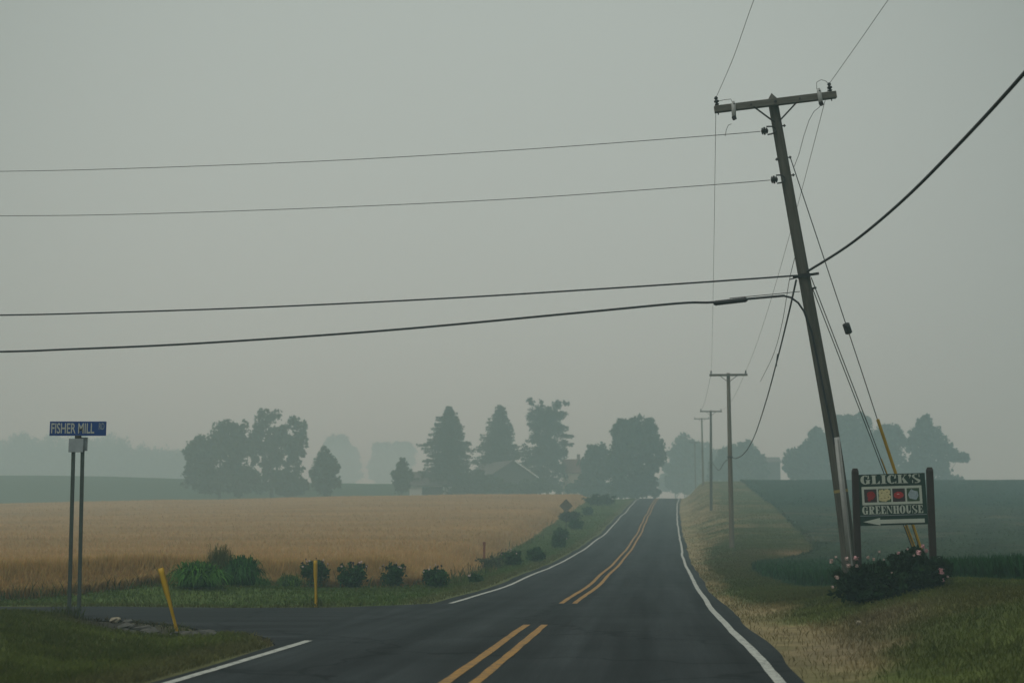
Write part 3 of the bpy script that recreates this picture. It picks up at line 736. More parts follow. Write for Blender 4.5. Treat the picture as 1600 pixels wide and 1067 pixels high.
mb.add([(cx(tz) + prad(tz) * math.cos(k * math.pi / 9), prad(tz) * math.sin(k * math.pi / 9), tz) for k in range(18)] + [(cx(tz), 0, tz + .14)], [(k, (k + 1) % 18, 18) for k in range(18)])
mb.build('shaft', M['wood'], pole)
yA = -.175
a, b = lp(1115, 178.5), lp(1303, 149.5); a.y = b.y = yA; b.z = a.z = (a.z + b.z) / 2
arm = MB().bar(a, b, .145, .11, 0, .008, up=(0, 1, 0)).build('crossarm', M['arm'], pole)
MB().tube([(cx(a.z), yA - .075, a.z), (cx(a.z), yA - .055, a.z)], .03, 8).build('bolt', M['dark_steel'], arm)
for px in (1170, 1247): q = lp(px, 165); MB().tube([(q.x, yA - .07, a.z), (q.x, yA - .055, a.z)], .018, 8).build('bolt', M['dark_steel'], arm)
for (p, q) in (((1174, 172), (1209, 194)), ((1241, 166), (1217, 191))):
    A, B = lp(*p), lp(*q); A.y = yA - .065; B.y = -prad(B.z) - .01
    MB().bar(A, B, .032, .012, up=(0, 1, 0)).build('brace', M['dark_steel'], pole)
def insulator(name, base, axis, L, r, parent, m):
    mb = MB(); base, axis = Vector(base), Vector(axis).normalized()
    prof = [(0, .3), (.08, .3), (.1, .75), (.2, .9), (.24, .5), (.36, .5), (.4, 1), (.55, 1), (.6, .5), (.72, .5), (.76, .8), (.88, .7), (1, .3)]
    mb.tube([base + axis * L * t for t, _ in prof], [r * k for _, k in prof], 12)
    return mb.build(name, m, parent)
ins_pts = {}
for key, px, py in (('l', 1119, 172), ('r', 1294, 145)):
    q = lp(px, py); q.y = yA; q.z = a.z + .073
    insulator('insulator', q, (0, 0, 1), .20, .052, pole, M['black']); ins_pts[key] = MW @ (q + Vector((0, 0, .17)))
    MB().tube([q + Vector((0, 0, -.19)), q + Vector((0, 0, -.02))], .012, 6).build('insulator_pin', M['dark_steel'], pole)
for (p, q) in (((1142, 166), (1143.5, 194)), ((1274, 146), (1278, 172))):
    A, B = lp(*p), lp(*q); A.y = B.y = yA - .14
    fu = MB().tube([A, A.lerp(B, .1), A.lerp(B, .12), A.lerp(B, .86), A.lerp(B, .88), B], [.028, .03, .045, .045, .034, .036], 10).build('fuse_cutout', M['porcelain'], pole)
    MB().bar(A + Vector((0, .07, -.06)), A + Vector((0, -.045, -.06)), .03, .03, up=(0, 0, 1)).build('fuse_bracket', M['dark_steel'], fu)
    mb = MB(); C = B + Vector((.01, -.01, -.0)); mb.tube([B + Vector((0, 0, .06)), C], [.05, .045], 8); mb.build('fuse_cap', M['black'], fu)
for P in ([(1120, 164), (1130, 162), (1139, 161), (1142, 167)], [(1293, 140), (1286, 133), (1279, 131), (1272, 135), (1272, 146)]):
    q = [lp(*p) for p in P]
    for v_ in q: v_.y = yA - .08
    MB().tube(q, .006, 5).build('jumper_wire', M['wire'], pole)
q = [lp(1143, 194), lp(1138, 196), lp(1135, 203), lp(1133, 213)]; MB().tube(q, .006, 5).build('jumper_wire', M['wire'], pole)
q = [lp(1277, 173), lp(1268, 180), lp(1261, 193), lp(1254, 215), lp(1247, 243), lp(1240, 262)]
for i, v_ in enumerate(q): v_.y = (yA - .1) * (1 - i / 5) - .05 * i / 5
MB().tube(q, .006, 5).build('jumper_wire', M['wire'], pole)
dead = []
for (px, py, hx) in ((1194, 205, 1208), (1209, 281, 1222)):
    A, B = lp(px, py, -.12), lp(hx, py - 1, -.1)
    io = insulator('dead_end_insulator', A + Vector((-.06, 0, 0)), (1, 0, 0), .14, .085, pole, M['black'])
    mb = MB(); lp_ = []
    for i in range(13):
        w_ = math.pi * i / 12; lp_.append(Vector((A.x + .06 + (B.x - A.x) * math.sin(w_) ** .7 * .95, A.y, A.z + .085 * math.cos(w_))))
    mb.tube(lp_, .016, 6); mb.build('clevis', M['dark_steel'], io); dead.append(MW @ (A + Vector((-.08, 0, 0))))
for (px, py, s_) in ((1223, 198, 1), (1215, 250, -1), (1236, 275, 1), (1234, 247, 1)):
    q = lp(px, py); R_ = prad(q.z); c0 = cx(q.z)
    mb = MB(); mb.tube([(c0 + s_ * R_ * .7, -.05, q.z), (c0 + s_ * (R_ + .06), -.05, q.z)], .013, 6); mb.box((c0 + s_ * (R_ + .03), -.05, q.z), (.02, .05, .05)); mb.build('through_bolt', M['dark_steel'], pole)
q = lp(1258, 431); R_ = prad(q.z) + .012
c0 = cx(q.z); mb = MB(); mb.tube([(c0, 0, q.z - .035), (c0, 0, q.z + .035)], R_, 16, caps=True); mb.bar((c0 - .26, -R_ - .02, q.z - .02), (c0 + .27, -R_ - .02, q.z - .01), .05, .035, up=(0, 1, 0))
mb.bar((c0 - .34, -R_ - .02, q.z - .06), (c0 - .1, -R_ - .02, q.z - .03), .02, .02, up=(0, 1, 0)); mb.build('cable_bracket', M['black'], pole)
q2 = lp(1266, 452); mb = MB(); mb.bar((cx(q2.z) + prad(q2.z) - .02, -.05, q2.z), (cx(q2.z) + prad(q2.z) + .07, -.05, q2.z + .01), .04, .04); mb.build('guy_hook', M['dark_steel'], pole)
# riser cable curving onto the pole and down into the pale guard
q = [lp(1225, 462.5, -.2), lp(1236, 465, -.21), lp(1247, 473, -.22), lp(1256, 486, -.2)]
for (px, py) in ((1266, 520), (1276, 570), (1286, 620), (1296, 668), (1302, 695)): v_ = lp(px, py); v_.y = -prad(v_.z) - .02; q.append(v_)
MB().tube(q, .021, 7).build('riser_cable', M['cable'], pole)
A, B = lp(1304.5, 684), lp(1329, 905); A.y = -prad(A.z) - .028; B.y = -prad(B.z) - .028
mb = MB(); up = (B - A).normalized()
prof = [(.058 * math.cos(w_), -.05 * max(0, math.sin(w_)) - .0) for w_ in np.linspace(0, math.pi, 9)]
vs = [A + Vector((x_, y_, 0)) for x_, y_ in prof] + [B + Vector((x_, y_, 0)) for x_, y_ in prof]
mb.add(vs, [(i, i + 1, i + 10, i + 9) for i in range(8)] + [tuple(range(8, -1, -1)), tuple(range(9, 18)), (0, 9, 17, 8)], 0, True)
mb.box(A.lerp(B, .5) + Vector((0, .012, 0)), (.15, .02, (A - B).length - .1), rot=(A - B).to_track_quat('Z', 'Y').to_matrix())
mb.build('cable_guard', M['conduit'], pole)
q = lp(1305, 768); MB().tube([(cx(q.z), 0, q.z - .03), (cx(q.z), 0, q.z + .03)], prad(q.z) + .004, 16).build('strap', M['strap'], pole)

# the straight poles along the road
def straight_pole():
    o = empty('utility_pole', (0, 0, 0)); h = 10.0; mb = MB()
    mb.tube([(0, 0, -.5), (0, 0, 3), (0, 0, 6.5), (0, 0, h)], [.15, .138, .12, .10], 12); mb.build('shaft', M['wood_tan'], o)
    MB().box((0, -.16, h - .12), (2.2, .1, .125), bevel=.006).build('crossarm', M['arm'], o)
    for s_ in (-1, 1):
        MB().bar((s_ * .5, -.215, h - .17), (s_ * .05, -.13, h - .5), .035, .012).build('brace', M['dark_steel'], o)
        insulator('insulator', (s_ * 1.0, -.16, h - .06), (0, 0, 1), .2, .055, o, M['black'])
    MB().tube([(0, 0, h * .515), (0, 0, h * .522)], .16, 10).build('cable_clamp', M['black'], o)
    return o
def copy_tree(o):
    c = o.copy(); col.objects.link(c)
    for ch in list(o.children):
        k = ch.copy(); col.objects.link(k); k.parent = c
        for g_ in list(ch.children): k2 = g_.copy(); col.objects.link(k2); k2.parent = k
    return c
proto = straight_pole(); tops = []
PL = [('straight tan utility pole standing on the bank, first beyond the leaning pole', 1140, 583, 850),
      ('slim dark utility pole in the dry grass, next beyond the straight tan pole', 1109, 641, 796),
      ('hazy utility pole near the hill crest left of the slim dark pole', 1097.5, 653, 758),
      ('faintest utility pole, small and nearly lost in smoke beyond the crest', 1085.5, 690, 760)]
for i, (lab, px, ty, by) in enumerate(PL):
    o = proto if i == 0 else copy_tree(proto)
    d = (82.5, 143, 205, 285)[i]; X = (px - 800) * d / F; g = Hs(X, d) - .1
    hh = at(px, ty, d).z - g; o.location = (X, d, g); o.rotation_euler = (0, R((0, .9, -.3, 0)[i]), R(-6)); o.scale = (1, 1, hh / 10.0)
    tag(o, lab, 'utility pole', 'poles along the right side of the road'); tops.append((Vector((X, d, g)), hh))
    if i == 1:
        for c_ in o.children:
            if c_.name.startswith('shaft'): c_.data = c_.data.copy(); c_.data.materials[0] = M['wood']

# ------------------------------------------------------------------ wires
def smooth_pts(P, n=10):
    P = [Vector(p) for p in P]
    out = []
    for i in range(len(P) - 1):
        p0, p1, p2, p3 = P[max(i - 1, 0)], P[i], P[i + 1], P[min(i + 2, len(P) - 1)]
        for k in range(n):
            t_ = k / n
            out.append(.5 * ((2 * p1) + (p2 - p0) * t_ + (2 * p0 - 5 * p1 + 4 * p2 - p3) * t_ ** 2 + (3 * p1 - p0 - 3 * p2 + p3) * t_ ** 3))
    out.append(P[-1]); return out
def wire(name, label, pts, r, m='wire', cat='wire', group=None, n=10):
    q = smooth_pts(pts, n)
    return tag(MB().tube(q, r, 6).build(name, M[m], None), label, cat, group)
def sag(a, b, s_, n=9): return [Vector(a).lerp(Vector(b), i / (n - 1)) - Vector((0, 0, 4 * s_ * (i / (n - 1)) * (1 - i / (n - 1)))) for i in range(n)]

G3 = 'wires crossing above the wheat field'
d_ = lambda px: D1 - .15 + (1190 - px) * .0042
def px_wire(P): return [at(a_, b_, d_(a_)) for a_, b_ in P]
wire('power_wire', 'uppermost thin bare wire crossing the sky to the left from the leaning pole', [dead[0]] + px_wire([(1100, 213), (800, 235), (500, 252), (200, 263.5), (0, 268), (-300, 270), (-800, 262)]), .0075, group=G3)
wire('power_wire', 'second thin bare wire from the top crossing the sky to the left', [dead[1]] + px_wire([(1100, 290), (800, 311), (500, 325), (200, 335), (0, 337.5), (-300, 338), (-800, 330)]), .0075, group=G3)
w3 = wire('messenger_cable', 'dark cable just above the thick cable with the black splice case', [at(1246, 430.5, D1 - .2)] + px_wire([(1170, 436), (1000, 447.5), (700, 466), (400, 480.5), (150, 489), (0, 492.5), (-300, 497), (-800, 496)]), .018, 'cable', 'cable', G3)
w4 = wire('telephone_cable', 'lowest thick dark cable crossing over the wheat, with a black splice case', [at(1226, 462, D1 - .2)] + px_wire([(1170, 467), (1110, 472.5), (1060, 474), (900, 489), (600, 516.5), (300, 537), (100, 546), (0, 549.5), (-300, 555), (-800, 556)]), .024, 'cable', 'cable', G3)
A, B = at(1115, 474, d_(1115) - .02), at(1168, 468, d_(1168) - .02)
mb = MB(); q = [A.lerp(B, i / 24) for i in range(25)]; mb.tube(q, [.03] + [.056 if i % 2 else .048 for i in range(23)] + [.03], 10); mb.build('splice_case', M['black'], w4)
wire('support_strand', 'thin strand above the cable between the splice case and the leaning pole', [at(1140, 466, D1), at(1200, 460.5, D1 - .1), at(1250, 455.5, D1 - .1)], .008)
mb = MB()
wire('overhead_wire', 'thin wire running up out of view from the left end of the leaning crossarm', [ins_pts['l'], at(1146, 90, 25.3), at(1178, 0, 22.6), at(1240, -160, 18.6), at(1420, -600, 12)], .005, group='thin wires overhead along the road')
wire('overhead_wire', 'thin wire running up out of view from the right end of the leaning crossarm', [ins_pts['r'], at(1342, 66, 25.4), at(1388, 0, 23), at(1480, -130, 19.6), at(1750, -520, 13)], .005, group='thin wires overhead along the road')
wire('drop_cable', 'thick black cable sweeping up to the right from the leaning pole', [at(1262, 424, D1 - .25), at(1330, 380.5, 25.8), at(1410, 314, 23.1), at(1500, 224, 20.3), at(1600, 115, 17.6), at(1730, -38, 14.8), at(1900, -250, 12.2)], .027, 'cable', 'cable')
b2, h2 = tops[0]; T2 = lambda s_: b2 + Vector((s_ * 1.0, -.06, h2 + .1))
G4 = 'thin wires from pole to pole along the road'
wire('span_wire', 'thin wire dropping straight down from the left crossarm end to the tan pole', sag(ins_pts['l'] - Vector((.0, 0, .02)), T2(-1), .55), .006, group=G4)
wire('span_wire', 'thin wire slanting from the right crossarm end to the tan pole', sag(ins_pts['r'] - Vector((0, 0, .02)), T2(1), .55), .006, group=G4)
b3, h3 = tops[1]; b4, h4 = tops[2]
wire('span_wire', 'faint wire on the left between the tan pole and the slim dark pole', sag(T2(-1), b3 + Vector((-1, 0, h3 + .1)), .7), .008, group=G4)
wire('span_wire', 'faint wire on the right between the tan pole and the slim dark pole', sag(T2(1), b3 + Vector((1, 0, h3 + .1)), .7), .008, group=G4)
bc = b2 + Vector((.05, -.17, h2 * .518))
wire('service_cable', 'dark cable sagging from the leaning pole bracket down to the middle of the tan pole', [at(1244, 438, D1 - .2), at(1233, 487, 33), at(1215, 560, 41), at(1196, 630, 52), at(1178, 683, 64), at(1163, 708, 73), at(1150, 716, 79.5), bc], .021, 'cable', 'cable')
MB().tube([at(1215, 553, 40.6), at(1213.6, 562, 40.7), at(1213.4, 572, 40.8)], .014, 5).build('loose_tail', M['cable'], bpy.data.objects['service_cable'])
wire('service_cable', 'faint thin wire hanging left of the sagging service cable', [at(1242, 402, D1), at(1233, 440, 30), at(1222, 505, 34), at(1208, 555, 39), at(1188, 596, 47)], .007)
wire('service_cable', 'hazy cable drooping between the tan pole and the slim dark pole', [bc, at(1132, 722, 90), at(1122, 734, 105), b3 + Vector((.1, -.15, h3 * .5))], .02, 'cable', 'cable')

# guy wires with yellow guards
def guy(label, top, mid, bot, g0, rg, strain=None):
    o = empty('guy_wire', bot, label, 'guy wire'); o_inv = -Vector(bot)
    pts = [top + o_inv, mid + o_inv, Vector((0, 0, -.1))]
    MB().tube(pts, .010, 6).build('strand', M['wire'], o)
    A, B = g0 + o_inv, Vector((0, 0, 0))
    gd = MB().tube([A, A.lerp(B, .5), B], rg, 8).build('guy_guard', M['yellow_plastic'], o)
    if strain:
        c, L = strain; c = c + o_inv; u = (pts[1] - pts[0]).normalized()
        MB().tube([c - u * L, c - u * L * .85, c + u * L * .85, c + u * L], [.04, .075, .075, .04], 10).build('strain_insulator', M['black'], o)
    return o
B1 = at(1454, 872, 30.5); B1.z = Hs(B1.x, B1.y); B2 = at(1449, 876, 30.3); B2.z = Hs(B2.x, B2.y); B3 = at(1446, 878, 30.2); B3.z = Hs(B3.x, B3.y)
T1 = MW @ (lp(1234, 247) + Vector((0, -.05, 0)))
def onl(T, B, py_):
    best = min((abs(pr(T.lerp(B, i / 400))[1] - py_), i) for i in range(401)); return T.lerp(B, best[1] / 400)
def pr(p):
    q = Vector(p) - Vector((0, 0, CAM_Z)); c, s_ = math.cos(PITCH), math.sin(PITCH)
    dz = q.y * c + q.z * s_; return 800 + F * q.x / dz, 533.5 - F * (-q.y * s_ + q.z * c) / dz
guy('long guy wire from high on the leaning pole, with black strain insulator and yellow guard', T1, T1.lerp(B1, .5), B1, onl(T1, B1, 655), .034, (onl(T1, B1, 514), .12))
T2_ = MW @ (lp(1266.5, 434) + Vector((0, -.05, 0))); T3_ = MW @ (lp(1269, 452) + Vector((0, -.05, 0)))
guy('shorter guy wire ending in a thin orange-yellow guard behind the greenhouse sign', T2_, T2_.lerp(B2, .5), B2, onl(T2_, B2, 717), .017)
guy('lowest guy wire passing behind the greenhouse sign, almost no guard showing', T3_, T3_.lerp(B3, .5), B3, onl(T3_, B3, 822), .016)

# ------------------------------------------------------------------ lettering (fat serif capitals, unit height, drawn as polygons)
def ring(cx, cz, rx, rz, ix, iz, a0, a1, n=22):
    A = np.linspace(R(a0), R(a1), n)
    out = [(cx + rx * math.cos(w), cz + rz * math.sin(w)) for w in A]; inn = [(cx + ix * math.cos(w), cz + iz * math.sin(w)) for w in A]
    return [[out[i], out[i + 1], inn[i + 1], inn[i]] for i in range(n - 1)]
def rect(x0, z0, x1, z1): return [[(x0, z0), (x1, z0), (x1, z1), (x0, z1)]]
def fat(ch):
    """-> (polygons, advance)"""
    if ch == 'I': return rect(.14, .06, .46, .94) + rect(.02, 0, .58, .06) + rect(.02, .94, .58, 1), .62
    if ch == 'L': return rect(.12, .06, .44, .94) + rect(0, 0, .84, .06) + rect(0, .94, .56, 1) + [[(.60, .06), (.84, .06), (.84, .40)]], .9
    if ch == 'C': return ring(.46, .5, .46, .52, .14, .45, 48, 312) + [[(.68, .55), (.86, .60), (.86, 1.0), (.80, 1.0)]] + [[(.80, .0), (.88, .0), (.88, .30), (.74, .14)]], .94
    if ch == 'G': return ring(.46, .5, .46, .52, .14, .45, 48, 318) + [[(.68, .58), (.84, .62), (.84, 1.0), (.78, 1.0)]] + rect(.58, .03, .88, .42) + rect(.5, .42, .96, .48), 1.0
    if ch == 'K': return rect(.12, .06, .42, .94) + rect(.02, 0, .52, .06) + rect(.02, .94, .52, 1) + [[(.43, .42), (.49, .42), (.86, .94), (.78, .94)]] + rect(.66, .94, .98, 1) + [[(.50, .50), (.62, .66), (1.0, .06), (.64, .06)]] + rect(.56, 0, 1.06, .06), 1.08
    if ch == "'": return ring(.14, .88, .13, .13, .01, .01, 0, 360, 12) + [[(.14, .76), (.27, .86), (.12, .56), (.06, .58)]], .3
    if ch == 'S': return [[(.04, .80), (.10, .62), (.34, .60), (.24, .84)], [(.10, .62), (.56, .20), (.80, .36), (.34, .60)], [(.56, .20), (.70, .14), (.84, .24), (.80, .36)]] + ring(.42, .76, .38, .26, .18, .19, 60, 200, 10) + ring(.44, .25, .40, .27, .20, .20, 240, 380, 10) + rect(.70, .66, .77, 1.0) + rect(.04, .0, .11, .34), .9
    if ch == 'R': return rect(.12, .06, .42, .94) + rect(0, 0, .54, .06) + rect(0, .94, .5, 1) + ring(.5, .73, .40, .27, .10, .21, -90, 90, 14) + rect(.43, .94, .5, 1) + rect(.43, .46, .5, .52) + [[(.44, .45), (.62, .45), (.78, .08), (.5, .08)]] + rect(.56, .0, .96, .07), .98
    if ch == 'E': return rect(.12, .06, .42, .94) + rect(0, 0, .82, .06) + rect(0, .94, .78, 1) + rect(.43, .47, .62, .53) + [[(.62, .06), (.82, .06), (.82, .36)], [(.60, .94), (.78, .66), (.78, .94)]] + rect(.60, .36, .65, .64), .88
    if ch == 'N': return rect(.08, .06, .14, .92) + [[(.06, .94), (.36, .94), (.84, .06), (.70, .06)]] + rect(.80, .06, .86, .94) + rect(0, 0, .26, .06) + rect(0, .94, .32, 1) + rect(.68, .94, .98, 1), 1.0
    if ch == 'H': return rect(.10, .06, .38, .94) + rect(.60, .06, .88, .94) + rect(.39, .47, .59, .53) + rect(0, 0, .47, .06) + rect(0, .94, .47, 1) + rect(.51, 0, .98, .06) + rect(.51, .94, .98, 1), 1.0
    if ch == 'O': return ring(.46, .5, .46, .52, .13, .46, 0, 360, 30), .94
    if ch == 'U': return rect(.10, .32, .40, .94) + rect(0, .94, .5, 1) + rect(.74, .32, .80, .94) + rect(.62, .94, .92, 1) + ring(.45, .33, .35, .35, .05, .28, 180, 360, 16), .96
    return [], .4
def fat_word(mb, word, x0, x1, z0, h, y, place):
    adv = [fat(c)[1] for c in word]; k = (x1 - x0) / sum(adv); x_ = x0
    j = 0
    for c, a_ in zip(word, adv):
        for pl in fat(c)[0]:
            ar = sum(pl[i][0] * pl[(i + 1) % len(pl)][1] - pl[(i + 1) % len(pl)][0] * pl[i][1] for i in range(len(pl)))
            pl = pl if ar > 0 else pl[::-1]; dy = .0004 * (j % 9); j += 1
            mb.prism([(x_ + q[0] * k * .97, z0 + q[1] * h) for q in pl], y - dy, y + .004, 0, place)
        x_ += a_ * k

# ------------------------------------------------------------------ greenhouse sign
DS = 27.0; K = DS / F
sx = (1396 - 800) * K; sg = Hs(sx, DS)
gs = empty('greenhouse_sign', (sx, DS, sg), 'dark green wooden greenhouse sign with white lettering and arrow on two brown posts', 'sign', rot=(0, 0, R(-3)))
def sl_(px, py): p = at(px, py, DS); return p.x - sx, p.z - sg
for px, ty in ((1336.5, 731.5), (1451.5, 730)):
    X, Z = sl_(px, ty); X2_, _ = sl_(px + 4, 800); w = .118
    mb = MB(); mb.box((X, 0, (Z - .06 - .5) / 2), (w, w, Z - .06 + .5), bevel=.01)
    mb.add([(X - w/2, -w/2, Z - .062), (X + w/2, -w/2, Z - .062), (X + w/2, w/2, Z - .062), (X - w/2, w/2, Z - .062), (X - w*.32, -w*.32, Z), (X + w*.32, -w*.32, Z), (X + w*.32, w*.32, Z), (X - w*.32, w*.32, Z)],
           [(0, 1, 5, 4), (1, 2, 6, 5), (2, 3, 7, 6), (3, 0, 4, 7), (4, 5, 6, 7)])
    mb.build('post', M['brown'], gs)
cxm, czm = sl_(1393.5, 780); RM = Matrix.Rotation(R(-1.6), 3, 'Y')
def pl_(p): return RM @ Vector(p) + Vector((cxm, 0, czm))
BW, BH = 105 * K, 79 * K / math.cos(.05)
def u(px, py): return (px - 1393.5) * K, (780 - py) * K      # photo px -> board plane (before the small roll)
mb = MB(); mb.prism([(-BW/2, -BH/2), (BW/2, -BH/2), (BW/2, BH/2), (-BW/2, BH/2)], -.035, .0, 0, pl_)
board = mb.build('board', M['sign_green'], gs)
mb = MB(); fat_word(mb, "GLICK'S", u(1346.5, 0)[0], u(1440, 0)[0], u(0, 755.5)[1], 13.5 * K, -.040, pl_); mb.build('lettering', M['cream'], gs)
mb = MB(); fat_word(mb, 'GREENHOUSE', u(1346.5, 0)[0], u(1440.5, 0)[0], u(0, 802)[1], 12.5 * K, -.040, pl_); mb.build('lettering', M['cream'], gs)
mb = MB(); x0, z0 = u(1342.5, 804.6); x1, z1 = u(1445, 803.8); mb.prism([(x0, z0), (x1, z0), (x1, z1), (x0, z1)], -.0385, -.033, 0, pl_); mb.build('divider_line', M['sign_grey'], gs)
ap = [(1347, 813.5), (1373, 807.8), (1373, 810.6), (1441, 810.6), (1441, 816.8), (1373, 816.8), (1373, 819.2)]
mb = MB(); mb.prism([u(*p) for p in ap][::-1], -.042, -.033, 0, pl_); mb.build('arrow', M['cream'], gs)
mb = MB(); x0, z0 = u(1347.5, 787.8); x1, z1 = u(1439.5, 759.5); mb.prism([(x0, z0), (x1, z0), (x1, z1), (x0, z1)], -.039, -.033, 0, pl_)
frame = mb.build('picture_frame', M['cream'], gs)
def blob(cx, cz, r, n=14, j=.12, sq=1.0):
    rr = random.Random(int(cx * 1e4) + n); return [(cx + r * (1 + rr.uniform(-j, j)) * math.cos(w), cz + sq * r * (1 + rr.uniform(-j, j)) * math.sin(w)) for w in np.linspace(0, 2 * math.pi, n, endpoint=False)]
pw = 19.2
for i, (kind_, px) in enumerate((('red', 1360.5), ('daisy', 1382.3), ('tomato', 1404), ('pale', 1426))):
    x0, z0 = u(px - pw / 2, 783.8); x1, z1 = u(px + pw / 2, 763.4); cx, cz = (x0 + x1) / 2, (z0 + z1) / 2; S_ = x1 - x0
    mb = MB(); mb.prism([(x0, z0), (x1, z0), (x1, z1), (x0, z1)], -.0405, -.038, 0, pl_)
    if kind_ == 'red':
        mb.prism(blob(cx + .02 * S_, cz + .04 * S_, .36 * S_, 11, .16), -.0425, -.0405, 1, pl_); mb.prism(blob(cx - .12 * S_, cz - .3 * S_, .14 * S_, 9), -.0432, -.0405, 1, pl_); mats = [M['pic_dark'], M['red_petal']]
    elif kind_ == 'daisy':
        for (dx, dz, r_) in ((-.22, .20, .25), (.2, .27, .22), (.0, -.2, .27), (.28, -.14, .2), (-.30, -.24, .18)):
            cx2, cz2 = cx + dx * S_, cz + dz * S_
            mb.prism([(min(max(cx2 + r_ * 1.3 * S_ * (1 if k % 2 else .78) * math.cos(k * math.pi / 7), x0 + .004), x1 - .004), min(max(cz2 + r_ * 1.3 * S_ * (1 if k % 2 else .78) * math.sin(k * math.pi / 7), z0 + .004), z1 - .004)) for k in range(14)], -.0425 - .0003 * dx, -.0405, 1, pl_)
            mb.prism(blob(cx2, cz2, .045 * S_, 8, .05), -.0436, -.0424, 2, pl_)
        mats = [M['leaf_green'], M['pale_petal'], M['centre']]
    elif kind_ == 'tomato':
        mb.prism(blob(cx - .02 * S_, cz, .40 * S_, 18, .03, .68), -.0425, -.0405, 1, pl_); mb.prism(blob(cx - .05 * S_, cz + .08 * S_, .11 * S_, 10, .1, .35), -.0434, -.0424, 2, pl_); mats = [M['pic_dark'], M['tomato'], M['pink']]
    else:
        mb.prism([(cx + dx * S_, cz + dz * S_) for dx, dz in ((-.42, .0), (-.3, -.3), (.22, -.42), (.42, -.1), (.36, .26), (.05, .34), (-.12, .46), (-.3, .24))], -.0425, -.0405, 1, pl_); mats = [M['leaf_green'], M['blue_petal']]
    mb.build('picture', mats, frame)

# ------------------------------------------------------------------ street sign
DB = 25.0; KB = DB / F
bx = (117 - 800) * KB; bg_ = Hs(bx, DB)
st = empty('street_sign', (bx, DB, bg_), 'blue road name sign on two slim grey-green posts at the grassy corner', 'street sign')
def bl(px, py): p = at(px, py, DB); return p.x - bx, p.z - bg_
for (pt, pb) in ((114.3, 108.3), (128.6, 123.8)):
    xt, zt_ = bl(pt, 706); xb, zb = bl(pb, 955); mb = MB(); w, dp, th = .058, .035, .012
    for (dx, dy, ww, dd) in ((0, 0, w, th), (-w/2 + .006, dp/2, th, dp), (w/2 - .006, dp/2, th, dp)):
        mb.bar((xt + dx, dy, zt_ + .03), (xb + dx, dy, -.35), ww, dd)
    mb.build('post', M['post'], st)
x0, z0 = bl(77.8, 680.8); x1, z1 = bl(167, 658.4)
BLD = MB(); BLD.box(((x0 + x1) / 2, -.02, (z0 + z1) / 2), (x1 - x0, .012, z1 - z0), bevel=.003); blade = BLD.build('name_blade', M['sign_blue'], st)
def text_obj(name, body, x0, x1, z0, z1, y, m, parent, bold=0.0):
    cu = bpy.data.curves.new(name, 'FONT'); cu.body = body; cu.extrude = .01; cu.offset = bold
    ob = bpy.data.objects.new(name, cu); col.objects.link(ob)
    me = bpy.data.meshes.new_from_object(ob.evaluated_get(bpy.context.evaluated_depsgraph_get())); bpy.data.objects.remove(ob)
    n = len(me.vertices); co = np.zeros(n * 3, np.float32); me.vertices.foreach_get('co', co); co = co.reshape(-1, 3)
    lo, hi = co.min(0), co.max(0); q = np.zeros_like(co)
    q[:, 0] = x0 + (co[:, 0] - lo[0]) / (hi[0] - lo[0]) * (x1 - x0); q[:, 2] = z0 + (co[:, 1] - lo[1]) / (hi[1] - lo[1]) * (z1 - z0); q[:, 1] = y - (co[:, 2] - lo[2]) / (hi[2] - lo[2]) * .003
    me.vertices.foreach_set('co', q.ravel()); me.materials.clear(); me.materials.append(m); me.update()
    return link_mesh(name, me, parent)
bpy.context.view_layer.update()
a0, c0 = bl(80.6, 677.3); a1, c1 = bl(148.4, 661)
text_obj('lettering', 'FISHER MILL', a0, a1, c0, c1, -.0268, M['sign_white'], blade, .012)
a0, c0 = bl(155, 671); a1, c1 = bl(164, 661); text_obj('lettering', 'RD', a0, a1, c0, c1, -.0268, M['sign_grey'], blade, .01)
xm_, zm_ = bl(122.5, 682.8); MB().box((xm_, -.01, zm_), (.11, .05, .06), bevel=.008).build('blade_bracket', M['dark_steel'], st)
x0, z0 = bl(107.6, 706.5); x1, z1 = bl(131.5, 685.2); MB().box(((x0 + x1) / 2, -.03, (z0 + z1) / 2), (x1 - x0, .01, z1 - z0), bevel=.003).build('blank_plate', M['plate'], st)
x0, z0 = bl(124, 704); x1, z1 = bl(136, 683); MB().box(((x0 + x1) / 2, .05, (z0 + z1) / 2), (x1 - x0, .01, z1 - z0), bevel=.003).build('blank_plate', M['plate'], st)

# ------------------------------------------------------------------ marker posts, stake, warning sign
def marker_post(label, px, py, d, L, tilt, yaw):
    X = (px - 800) * d / F; g = Hs(X, d)
    o = empty('marker_post', (X, d, g), label, 'marker post', 'yellow marker posts beside the side road', rot=(0, tilt, yaw))
    mb = MB(); rows = []
    for i in range(15):
        z_ = -.25 + (L + .25) * i / 14; t_ = max(0, z_) / L
        w_ = .078 - .012 * t_ + .026 * float(sst(.5, .75, t_)); tw = R(50) * float(sst(.25, .7, t_)); dp = .014
        cs, sn = math.cos(tw - R(50)), math.sin(tw - R(50))
        for (x_, y_) in ((-w_/2, .012), (-w_/4, -dp), (w_/4, -dp), (w_/2, .012), (w_/4, 0), (-w_/4, 0)): rows.append((x_ * cs - y_ * sn, x_ * sn + y_ * cs, z_))
    fs = [(i*6 + k, i*6 + (k+1) % 6, (i+1)*6 + (k+1) % 6, (i+1)*6 + k) for i in range(14) for k in range(6)] + [tuple(range(84, 90))]
    mb.add(rows, fs, 0, True); mb.build('blade', M['yellow_plastic'], o)
    return o
marker_post('leaning yellow plastic marker post stuck in the stony patch by the side road', 288, 990, 22.2, 1.08, R(-16.5), R(0))
marker_post('upright yellow plastic marker post at the far edge of the side road', 498, 940, 32.2, 1.0, R(-1.2), R(20))
